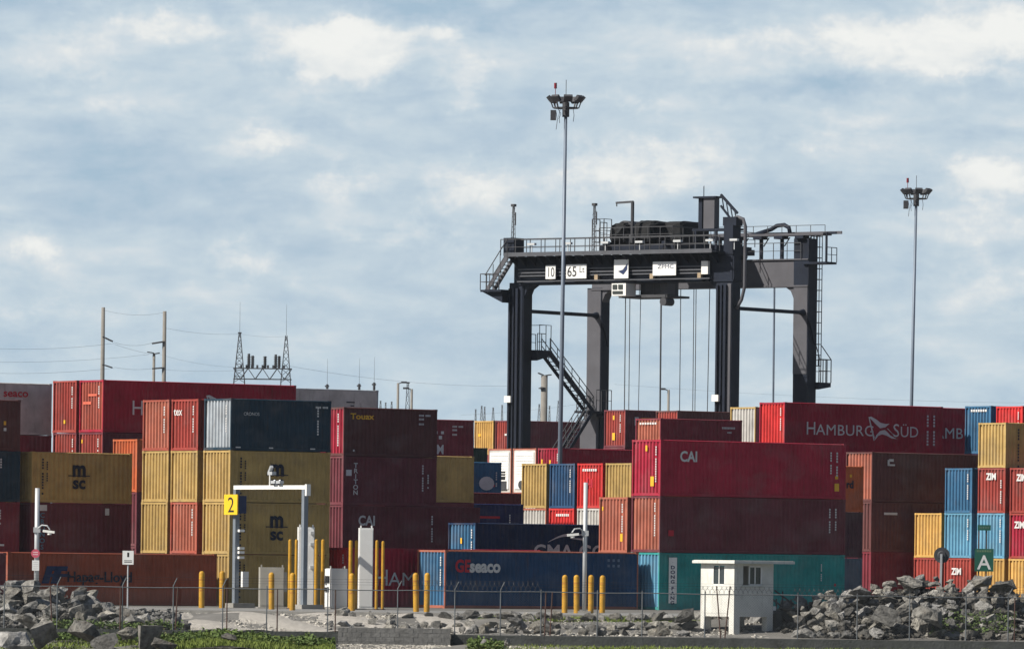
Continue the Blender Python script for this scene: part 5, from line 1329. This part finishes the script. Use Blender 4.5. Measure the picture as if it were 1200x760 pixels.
wz0, wz1 = hz_(1.52), hz_(2.34)
wallx(0, T_, [(.50, 1.55, wz0, wz1)]); wallx(Ly - T_, Ly, [(.6, 1.4, wz0, wz1)])
wally(0, T_, [(.62, 1.45, wz0, wz1)]); wally(Lx - T_, Lx, [(.5, 1.4, hz_(.4), wz1)])
b.obj('wall', HUTP, hut)
b = MB(); b.box(.01, Lx - .01, .01, Ly - .01, ZF - .14, ZF - .002); b.obj('floor_slab', HUTP, hut)
b = MB(); b.box(-.25, 3.15, -.30, Ly + .30, ZC + .003, ZC + .12); b.box(-.2, 3.1, -.25, Ly + .25, ZC + .12, ZC + .14); b.obj('roof', HUTP, hut)
b = MB(); b.box(.03, .07, .66, 1.41, wz0 + .03, wz1 - .03); wn = b.obj('window', GLASS, hut)
b = MB()
for y_ in (.62, 1.0, 1.40): b.box(.0, .05, y_, y_ + .05, wz0, wz1)
b.box(.0, .05, .62, 1.45, wz0, wz0 + .04); b.obj('frame', WHITE, wn)
b = MB(); b.box(.9, 1.5, .05, .08, wz0 + .03, wz1 - .03); wn = b.obj('window', GLASS, hut)
b = MB()
for x_ in (.83, 1.15, 1.50): b.box(x_, x_ + .05, .0, .045, wz0, wz1)
b.box(.83, 1.55, .0, .045, wz0, wz0 + .05); b.box(.83, 1.55, .0, .045, wz1 - .05, wz1); b.obj('frame', WHITE, wn)
b = MB(); b.box(.45, 1.6, -.05, -.002, wz0 - .07, wz0 - .01); b.obj('sill', HUTP, hut)
b = MB(); b.box(Lx + .003, Lx + .55, 0, 1.1, hz_(.28), hz_(.44)); b.box(Lx + .2, Lx + .52, .02, .34, 0, hz_(.28)); ld = b.obj('landing', CONCD, hut)
b = MB(); xa, xb_ = Lx + .55, Lx + 2.0
for y_ in (.02, 1.0): b.beam((xa, y_, hz_(.36)), (xb_, y_, .0), .08, .26)
for i in range(6):
    f = (i + .5) / 6; b.box(xa + (xb_ - xa) * f - .14, xa + (xb_ - xa) * f + .14, .05, 1.0, hz_(.36) * (1 - f) - .03, hz_(.36) * (1 - f) + .03)
stp = b.obj('stair', DARKST, hut)
b = MB()
for y_ in (.02, 1.0):
    b.beam((Lx + .1, y_, hz_(1.3)), (xb_, y_, .95), .06); b.beam((Lx + .1, y_, hz_(.85)), (xb_, y_, .5), .05)
    for f in (0, .33, .66, 1): b.beam((xa + (xb_ - xa) * f, y_, hz_(.36) * (1 - f)), (xa + (xb_ - xa) * f, y_, hz_(1.27) * (1 - f) + .95 * f), .05)
b.obj('handrail', DARKST, stp)
b = MB(); b.tube([(Lx + .15, .15, hz_(.44)), (Lx + .15, .15, hz_(.62))], .12, 10); tag(b.obj('bucket', CABW), 'white bucket on the landing of the guard hut', 'bucket'); bk = bpy.context.scene.objects[-1] if False else b
bo = [o for o in bpy.data.objects if o.name.startswith('bucket')][0]; bo.matrix_world = hut.matrix_basis.copy() if False else Matrix.Translation(hut.location) @ Matrix.Rotation(radians(38), 4, 'Z')

# ------------------------------------------------------------------ chain link fence on the low wall
kF = F / 289.46; YF = 289.46
FEN = mat('fence_steel', (.13, .145, .16), 0.6, metal=0.3, var=0.15, dirt=(.15, .1, .07), dirt_amt=0.4)
fence = empty('chain_link_fence', (0, YF, 0)); tag(fence, 'galvanised chain link fence with barbed wire arms running along the low wall', 'fence')
def fx(px, z=0.3): return G(px, kF, z).x
def wz_at(x): return -.66 if x < -2.5 else -.72
PO = [(5, 0, 0), (67, 0, 1), (143.5, 0, 1), (203, 0, 1), (261, 0, 1), (312.5, 0, 0), (384, 0, 0), (466, 0, 1), (533, 0, 1), (586.5, 0, 1), (634, 0, 0), (700, 0, 0), (752.5, 0, 0), (826, 0, 0),
      (935, 0, 0), (1004.5, 0, 0), (1066, 0, 0), (1132, 0, 0), (1181.5, 0, 1), (-40, 0, 1), (1240, 0, 0)]
RP = [(60, -1.2), (141, 0), (207, 1), (266, 0), (325, 0), (393, 0), (639, .5), (646, 1), (842, -2.5), (852.5, 2.5), (1189, 0)]
ZRl = 1.13
for px, _, arm in PO:
    x_ = fx(px); z0 = wz_at(x_); b = MB(); b.tube([(x_, 0, z0), (x_, 0, ZRl + .12)], .026, 8); o = b.obj('post', FEN, fence)
    if arm:
        b = MB(); b.beam((x_, 0, ZRl + .08), (x_ + .16, -.15, ZRl + .40), .035); b.obj('barbed_wire_arm', FEN, o)
for px, ln in RP:
    x_ = fx(px); b = MB(); b.tube([(x_ - ln * .04, -.03, wz_at(x_)), (x_ + ln * .04, -.03, ZRl + (.35 if abs(ln) > 2 else 0))], .028, 7); b.obj('rusty_stake', RUST, fence)
xA, xB = fx(-60), fx(1260)
b = MB(); n = 60
for i in range(n):
    a_ = xA + (xB - xA) * i / n; c_ = xA + (xB - xA) * (i + 1) / n
    b.tube([(a_, 0, ZRl + .012 * sin(a_ * 1.3)), (c_, 0, ZRl + .012 * sin(c_ * 1.3))], .022, 6)
b.obj('top_rail', FEN, fence)
b = MB(); st_ = .11; x_ = xA; H_ = ZRl + .66
def ribbon(b, a, c, w_):
    a = Vector(a); c = Vector(c); d = (c - a).normalized(); n_v = Vector((-d.z, 0, d.x)) * w_ / 2
    b.add([a - n_v, c - n_v, c + n_v, a + n_v], [(0, 1, 2, 3)])
while x_ < xB - H_:
    ribbon(b, (x_, .02, -.66), (x_ + H_, .02, ZRl), .0035); ribbon(b, (x_ + H_, .024, -.66), (x_, .024, ZRl), .0035); x_ += st_
b.obj('wire_mesh', FEN, fence)
b = MB()
for j, (dx, dy, z_) in enumerate(((.06, -.06, ZRl + .22), (.11, -.10, ZRl + .33), (.16, -.15, ZRl + .44))):
    b.beam((xA, dy, z_), (xB, dy, z_), .008)
b.obj('barbed_wire', DARKST, fence)
def coil(px0, px1, lab, r_, z_):
    b = MB(); x0 = fx(px0); x1 = fx(px1); n = int((x1 - x0) / .20); R = random.Random(int(px0)); pts = []
    for i in range(n * 14):
        t_ = i / 14; a_ = 2 * pi * t_; rr = r_ * (1 + .08 * sin(t_ * 1.7)); pts.append((x0 + (x1 - x0) * t_ / n + .05 * sin(a_ * 2), rr * cos(a_), z_ + rr * sin(a_)))
    b.tube(pts, .0075, 4); o = b.obj('razor_wire', DARKST, fence); return o
coil(488, 634, '', .18, ZRl + .24); coil(822, 905, '', .14, ZRl + .18); coil(930, 1210, '', .15, ZRl + .14)

# ------------------------------------------------------------------ rocks
def rock_mesh(seed, flat=1.0, n=13, sub=True):
    R = random.Random(seed); bm = bmesh.new()
    for i in range(n):
        v = Vector((R.gauss(0, 1), R.gauss(0, 1), R.gauss(0, 1))).normalized() * R.uniform(.75, 1.08)
        bm.verts.new((v.x * 1.1, v.y, v.z * .78 * flat))
    r = bmesh.ops.convex_hull(bm, input=bm.verts)
    bmesh.ops.delete(bm, geom=[g_ for g_ in r['geom_interior'] if isinstance(g_, bmesh.types.BMVert)], context='VERTS')
    if sub:
        from mathutils import noise as mn
        bmesh.ops.triangulate(bm, faces=bm.faces)
        bmesh.ops.subdivide_edges(bm, edges=list(bm.edges), cuts=3, use_grid_fill=True)
        bmesh.ops.triangulate(bm, faces=bm.faces)
        off = Vector((seed * 3.17, seed * 1.3, 0))
        for v in bm.verts:
            p = v.co; d1_ = mn.voronoi(p * 1.6 + off)[0]; d2_ = mn.voronoi(p * 3.7 + off)[0]
            nz = (d1_[1] - d1_[0] - .25) * -.16 + (d2_[1] - d2_[0] - .2) * -.07 + mn.noise(p * 7 + off) * .035
            v.co = p + p.normalized() * nz
    me = bpy.data.meshes.new('boulder'); bm.to_mesh(me); bm.free(); me.materials.append(ROCK)
    return me
ROCKS = [rock_mesh(100 + i, (1, .62, .8, 1.1)[i % 4], (13 + i % 4) if i % 3 else 9) for i in range(20)]
RR = random.Random(42); nrock = [0]
def rock(x, y, z, r, label, group, var=None):
    ix_ = IMG(Vector((x, y, z)))[0]
    if group and (291.0 < y < 297.2 and 812 < ix_ < 921 or y < 294.0 and 815 < ix_ < 925): return None
    o = bpy.data.objects.new('boulder', ROCKS[var if var is not None else RR.randrange(len(ROCKS))]); C.objects.link(o)
    o.location = (x, y, z); o.rotation_euler = (RR.uniform(-.5, .5), RR.uniform(-.5, .5), RR.uniform(0, 6.3))
    s = r; s *= 1.02; o.scale = (s * RR.uniform(.85, 1.35), s * RR.uniform(.8, 1.15), s * RR.uniform(.8, 1.15)); tag(o, label, 'boulder', group); nrock[0] += 1
    return o
def interp(tb, x):
    for (a, b_), (c, d) in zip(tb, tb[1:]):
        if a <= x <= c: return b_ + (d - b_) * (x - a) / (c - a)
    return tb[0][1] if x < tb[0][0] else tb[-1][1]
SIL_R = [(893, 722), (905, 708), (930, 697), (950, 692), (990, 691), (1020, 684), (1045, 678), (1065, 673), (1100, 673), (1130, 678), (1155, 674), (1170, 677), (1185, 679), (1230, 692)]
SIL_L = [(-40, 684), (0, 681), (20, 678), (40, 685), (60, 686), (85, 685), (105, 691), (125, 703), (150, 714), (175, 719), (205, 722)]
PLACES = [(0, 'by the left edge'), (20, 'beneath the dark brown stack'), (43, 'at the camera pole'), (66, 'by the first armed fence post'), (90, 'below the navy emblem'), (118, 'below the navy lettering'), (143, 'by the second armed fence post'), (165, 'just right of the notice board'), (190, 'at the far end'),
 (384, 'below the grey cabinet'), (410, 'below the tall posts'), (430, 'below the white column'), (452, 'right of the white column'), (466, 'at the fence post there'), (480, 'left of the bollard pair'), (496, 'under the bollard pair'), (515, 'just right of the bollard pair'), (533, 'at the armed fence post'),
 (552, 'below the pale blue end'), (570, 'below the first letters'), (587, 'at the next armed post'), (610, 'midway to the rusty stakes'), (630, 'left of the rusty stakes'), (646, 'under the rusty stakes'), (662, 'under the leftmost bollard'), (677, 'left of the camera pole foot'), (690, 'right of the camera pole foot'), (706, 'under the rightmost bollard'), (725, 'between two fence posts'), (745, 'below the lit teal end'), (765, 'below the name panel'), (783, 'left of the hut'), (800, 'beside the hut'),
 (825, 'at the left stilt'), (845, 'between the stilts'), (870, 'behind the near stilt'), (890, 'by the landing'), (912, 'under the hut stair'), (935, 'at the stair foot'), (955, 'right of the stair'), (980, 'below the grey-blue end'), (1005, 'by the bare fence post'), (1030, 'below the dark stack'), (1050, 'left of the middle fence post'), (1067, 'at the middle fence post'), (1085, 'left of the disc marker'), (1103, 'below the disc marker'), (1122, 'right of the disc marker'), (1135, 'left of the green sign'), (1153, 'below the green sign'), (1170, 'right of the green sign'), (1188, 'by the rusty stake'), (1205, 'at the right edge')]
def spot(px): return min(PLACES, key=lambda q_: abs(q_[0] - px))[1]
LEV = ['at the foot of', 'low on', 'halfway up', 'high on', 'on the crest of']
def pile(sil, px0, px1, dx, dy, rmin, rmax, label, group, Y0=291.1, Y1=296.0, skip=None):
    px = px0
    while px < px1:
        st_ = interp(sil, px); kt = F / Y1; zt_ = P(px, st_, kt).z - rmax * .45
        L_ = sqrt((Y1 - Y0) ** 2 + (zt_ + .6) ** 2); n = max(2, round(L_ / dy))
        for j in range(n + 1):
            f = j / n; y = Y0 + (Y1 - Y0) * f + RR.uniform(-.15, .15); z = -.55 + (zt_ + .55) * (f ** .85)
            r = RR.uniform(rmin, rmax) * (1.0 if RR.random() < .85 else 1.35)
            if f > .95: r *= .9
            p_ = G(px + RR.uniform(-.3, .3) * dx * 27, F / y, z)
            ix = IMG(p_)[0]; lab = ('large ' if r > (rmin + rmax) / 2 + .06 else 'small ' if r < rmin + .07 else '') + label + ' ' + LEV[min(4, int(f * 5))] + ' the rock pile ' + spot(ix)
            rock(p_.x, p_.y, p_.z, r, lab, group)
        px += dx * 27 * RR.uniform(.85, 1.15)
MND = {}
def moundmesh(sil, px0, px1, name, label, Y0=290.6, Y1=296.0, drop=.62):
    b = MB(); n = 70; m = 16; R = random.Random(9); vs = []
    for i in range(n + 1):
        px = px0 + (px1 - px0) * i / n; zt_ = max(-.02, P(px, interp(sil, px), F / Y1).z - drop)
        for j in range(m + 1):
            f = j / m
            Y0 = 293.6 if px < 955 and 'right' in label else 290.6
            if f <= .7: g_ = f / .7; y = Y0 + (Y1 - Y0) * g_; z = -.85 + (zt_ + .85) * g_ ** .85
            else: g_ = (f - .7) / .3; y = Y1 + 2.2 * g_; z = zt_ * (1 - g_) - .1 * g_
            q_ = G(px, F / Y1, 0); vs.append((q_.x, y, z + R.uniform(-.1, .1)))
    b.add(vs, [(i * (m + 1) + j, (i + 1) * (m + 1) + j, (i + 1) * (m + 1) + j + 1, i * (m + 1) + j + 1) for i in range(n) for j in range(m)])
    MND[label] = (vs, n, m)
    tag(b.obj(name, mat('gap_shade_rubble', (.035, .034, .032), .95, var=.4, scale=4, bump=.6)), label, 'rubble', kind='stuff')  # near-black colour paints the shade in the gaps between boulders
moundmesh(SIL_R, 908, 1290, 'rubble_core', 'rubble core darkened as painted shade between the boulders of the right pile')
moundmesh(SIL_L, -80, 210, 'rubble_core', 'rubble core darkened as painted shade between the boulders of the left pile')
pile(SIL_R, 903, 1215, .64, .64, .22, .46, 'grey boulder', 'boulders of the rock pile right of the guard hut')
pile(SIL_L, -8, 200, .70, .70, .24, .52, 'weathered boulder', 'boulders of the left rock pile')
def strip(px0, px1, rows, dx, rmin, rmax, label, group, ylo=291.2, yhi=297.0):
    for j in range(rows):
        px = px0 + RR.uniform(0, dx * 20); f = j / max(rows - 1, 1)
        while px < px1:
            y = ylo + (yhi - ylo) * f + RR.uniform(-.3, .3); z = zg(y) + .1; r = RR.uniform(rmin, rmax) * (1.35 if RR.random() < .12 else 1)
            p_ = G(px, F / y, z); rock(p_.x, p_.y, p_.z, r, ('large ' if r > rmax else '') + 'grey rock in the ' + (['front', 'middle', 'back'] if rows == 3 else ['front', 'back'])[j] + ' of the low row, ' + spot(IMG(p_)[0]), group); px += dx * 27 * RR.uniform(.65, 1.4)
strip(385, 470, 3, .62, .17, .30, 'small grey rock on the gravel below the tall white column', 'rocks in the low row behind the fence')
strip(455, 545, 3, .62, .22, .38, 'grey rock in the low row below the blue lettered container', 'rocks in the low row behind the fence')
strip(545, 785, 3, .56, .24, .42, 'grey rock in the low row between the wall and the road', 'rocks in the low row behind the fence')
strip(765, 820, 3, .5, .24, .42, 'grey rock just left of the guard hut stilts', 'rocks in the low row behind the fence')
strip(805, 925, 2, .6, .3, .5, 'grey rock seen between and behind the guard hut stilts', 'rocks in the low row behind the fence', 297.3, 298.2)
strip(150, 235, 2, .8, .16, .3, 'small grey rock at the right foot of the left rock pile', 'rocks in the low row behind the fence', 291.2, 294)
SP_ = [(803, 720, 27.2, .48, 'rounded pale boulder topping the rocks just left of the guard hut'), (1066, 682, 27.1, .62, 'large pale grey boulder high on the right pile'), (1152, 680, 27.3, .5, 'blocky boulder directly below the green letter sign'),
       (1008, 694, 27.2, .55, 'pale squarish boulder at the left shoulder of the right pile'), (1090, 722, 27.5, .8, 'long slanting pale grey slab low in the right rock pile'), (1175, 688, 27.3, .55, 'smooth dark grey boulder right of the green letter sign'),
       (1040, 722, 27.5, .65, 'big dull boulder at the foot of the right rock pile'), (31, 686, 27.3, .55, 'tall pale boulder at the foot of the left camera pole'), (62, 716, 27.5, .5, 'tan boulder halfway down the left pile'),
       (604, 727, 27.4, .42, 'bright angular rock standing out in the low row behind the fence'), (696, 735, 27.5, .38, 'pale rounded rock below the rightmost bollards'),
       (14, 752, 28.3, 1.15, 'huge brown-grey boulder in the lower left corner'), (50, 744, 28.1, .75, 'flat-topped grey boulder right of the huge corner one'), (34, 726, 27.7, .62, 'grey boulder just behind the fence at lower left'),
       (100, 740, 28.1, .85, 'large tan topped boulder with black shadow before the fence at lower left'), (125, 752, 28.2, .6, 'dark boulder in the weeds at lower left'),
       (172, 748, 28.2, .82, 'broad pale wedge-shaped boulder beside the grass at lower left'), (196, 757, 28.3, .6, 'dark angular boulder at the left end of the grass'),
       (150, 742, 28.0, .4, 'bluish grey boulder tucked against the low wall'), (268, 746, 28.0, .35, 'small mossy boulder in the grass below the portal'), (567, 752, 28.1, .16, 'white stone in the weeds below the block wall end'), (595, 752, 28.1, .2, 'larger white stone on the gravel before the low wall')]
for px, py, k, r, lab in SP_:
    p_ = P(px, py, k); rock(p_.x, p_.y, p_.z, r, lab, None)
print('ROCKS', nrock[0])
# small rubble and gravel: nobody could count it
SM = []
for i in range(6):
    me = rock_mesh(300 + i, .9, 8, False); SM.append(([v.co.copy() for v in me.vertices], [tuple(p.vertices) for p in me.polygons]))
def scatter(name, label, n, xr, yr, rr_, m, dens=None, zoff=0.0, cat='rubble'):
    b = MB(); R = random.Random(len(label))
    for i in range(n):
        px = R.uniform(*xr); y = R.uniform(*yr)
        if dens and R.random() > dens(px, y): continue
        z = zg(y) + zoff; p_ = G(px, F / y, z); r = R.uniform(*rr_) * (1.6 if R.random() < .1 else 1)
        vs, fs = R.choice(SM); a = R.uniform(0, 6.3); ca, sa = cos(a), sin(a)
        b.add([(p_.x + (v.x * ca - v.y * sa) * r, p_.y + (v.x * sa + v.y * ca) * r, p_.z + v.z * r) for v in vs], fs)
    tag(b.obj(name, m), label, cat, kind='stuff')
RUB = mat('pale_rubble', (.44, .42, .38), .95, var=.35, scale=2.2, bump=.3)
scatter('gravel_bank', 'pale loose rubble on the bank between the fence and the road', 6500, (150, 900), (290.2, 298.2), (.03, .10), RUB, lambda px, y: 1.0 if 200 < px < 520 else .6)
scatter('foreground_rubble', 'pale gravel and stones in front of the wall', 5500, (392, 640), (284, 288.9), (.02, .08), RUB, lambda px, y: 1.0 if px < 520 else .45)
scatter('foot_rubble', 'small stones and dirt along the foot of the wall', 1500, (-10, 1210), (283.5, 289.2), (.02, .06), mat('brown_rubble', (.16, .14, .11), .95, var=.4))
def pile_rubble(name, label, cnt, key):
    vs, n, m = MND[key]; b = MB(); R = random.Random(77)
    for i in range(cnt):
        a = R.randrange(n); c = R.randrange(int(m * .72)); p_ = Vector(vs[a * (m + 1) + c]).lerp(Vector(vs[(a + 1) * (m + 1) + c + 1]), R.random()) + Vector((R.uniform(-.1, .1), R.uniform(-.1, .1), R.uniform(.0, .18)))
        r = R.uniform(.07, .20); sv_, fs = R.choice(SM); th = R.uniform(0, 6.3); ca, sa = cos(th), sin(th)
        b.add([(p_.x + (v.x * ca - v.y * sa) * r, p_.y + (v.x * sa + v.y * ca) * r, p_.z + v.z * r) for v in sv_], fs)
    tag(b.obj(name, ROCK), label, 'rubble', kind='stuff')
for k_m in list(MND):
    pile_rubble('rubble', 'small broken stones in the gaps of the ' + ('right' if 'right' in k_m else 'left') + ' rock pile', 2600 if 'right' in k_m else 1700, k_m)
# grass and weeds
def blades(name, label, n, xr, yr, hr, m, dens, wid=.022, leafy=False, zf=None, seed=1):
    b = MB(); R = random.Random(seed)
    from mathutils import noise as mn
    for i in range(n):
        px = R.uniform(*xr); y = R.uniform(*yr); q_ = mn.noise(Vector((px * .035, y * .9, seed))) * .5 + .5
        if R.random() > dens(px, y) * (.35 + 1.1 * q_): continue
        z = (zf(px, y) if zf else zg(y)) - .02; p_ = G(px, F / y, z); h = R.uniform(*hr) * (.5 + q_); a = R.uniform(0, 6.3); w_ = wid * R.uniform(.7, 1.5)
        lx, ly = R.uniform(-.5, .5) * h, R.uniform(-.5, .5) * h
        if leafy:
            c = Vector((p_.x, p_.y, z + h * R.uniform(.3, 1))); u = Vector((R.uniform(-1, 1), R.uniform(-1, 1), R.uniform(-.5, .5))).normalized() * w_ * 2.0; v = Vector((R.uniform(-1, 1), R.uniform(-1, 1), R.uniform(-.2, .9))).normalized() * w_ * 2.0
            b.add([c - u, c - v * .6, c + u, c + v], [(0, 1, 2, 3)])
        else:
            dx_, dy_ = cos(a) * w_, sin(a) * w_
            b.add([(p_.x - dx_, p_.y - dy_, z), (p_.x + dx_, p_.y + dy_, z), (p_.x + lx * .4 + dx_ * .7, p_.y + ly * .4 + dy_ * .7, z + h * .6), (p_.x + lx, p_.y + ly, z + h)], [(0, 1, 2), (0, 2, 3)])
    tag(b.obj(name, m), label, 'grass', kind='stuff')
GR1 = mat('fresh_grass', (.15, .20, .035), .8, var=.45, scale=1.6, dirt=(.20, .17, .05), dirt_amt=.6)
GR2 = mat('weed_leaves', (.08, .125, .028), .75, var=.5, scale=3, dirt=(.22, .05, .02), dirt_amt=.6)
d1 = lambda px, y: 1.0 if 205 < px < 392 else 0
d2 = lambda px, y: (1.0 if px > 640 else .5 if px > 545 else .6 if px < 215 else 0)
blades('grass', 'bright green grass in front of the wall below the portal', 16000, (200, 395), (284.5, 289.3), (.06, .26), GR1, d1, zf=lambda px, y: zg(y) + .30 * max(0, 1 - abs(px - 265) / 90))
blades('weeds', 'leafy green weeds climbing the wall below the portal', 14000, (205, 400), (286.5, 289.25), (.05, .38), GR2, d1, .03, True, zf=lambda px, y: zg(y) + .28 * max(0, 1 - abs(px - 262) / 80), seed=2)
blades('grass', 'thin strip of grass along the foot of the wall', 34000, (0, 1215), (284.5, 289.1), (.05, .16), GR1, d2, seed=3)
blades('weeds', 'patch of weeds between the boulders at lower left', 6000, (55, 215), (287.5, 290.9), (.05, .30), GR2, lambda px, y: .9, .03, True, seed=4, zf=lambda px, y: zg(y) + .15)
blades('weeds', 'sparse weeds before the right end of the block wall', 2500, (548, 590), (287, 289.2), (.1, .35), GR2, lambda px, y: .9, .03, True, seed=5)
blades('weeds', 'dry yellow-green weeds between the boulders of the right pile', 1300, (1090, 1190), (291.0, 292.6), (.1, .35), GR2, lambda px, y: .8, .03, True, seed=6, zf=lambda px, y: -.5 + (y - 291) * .5)
blades('grass', 'low scrubby grass edging the road on the bank', 9000, (560, 830), (296.6, 298.2), (.04, .14), GR1, lambda px, y: .7 if px > 690 else .3, seed=7)

# ------------------------------------------------------------------ haze
hb = MB(); hb.box(-700, 700, -5, 1600, -4.3, 60)
hm = bpy.data.materials.new('haze_air'); hm.use_nodes = True; t_ = hm.node_tree; t_.nodes.clear()
o_ = t_.nodes.new('ShaderNodeOutputMaterial'); v_ = t_.nodes.new('ShaderNodeVolumePrincipled')
v_.inputs['Color'].default_value = (.80, .88, .96, 1); v_.inputs['Density'].default_value = 0.00005; v_.inputs['Anisotropy'].default_value = 0.2
t_.links.new(v_.outputs[0], o_.inputs['Volume'])
ho = hb.obj('haze', hm); tag(ho, kind='stuff')
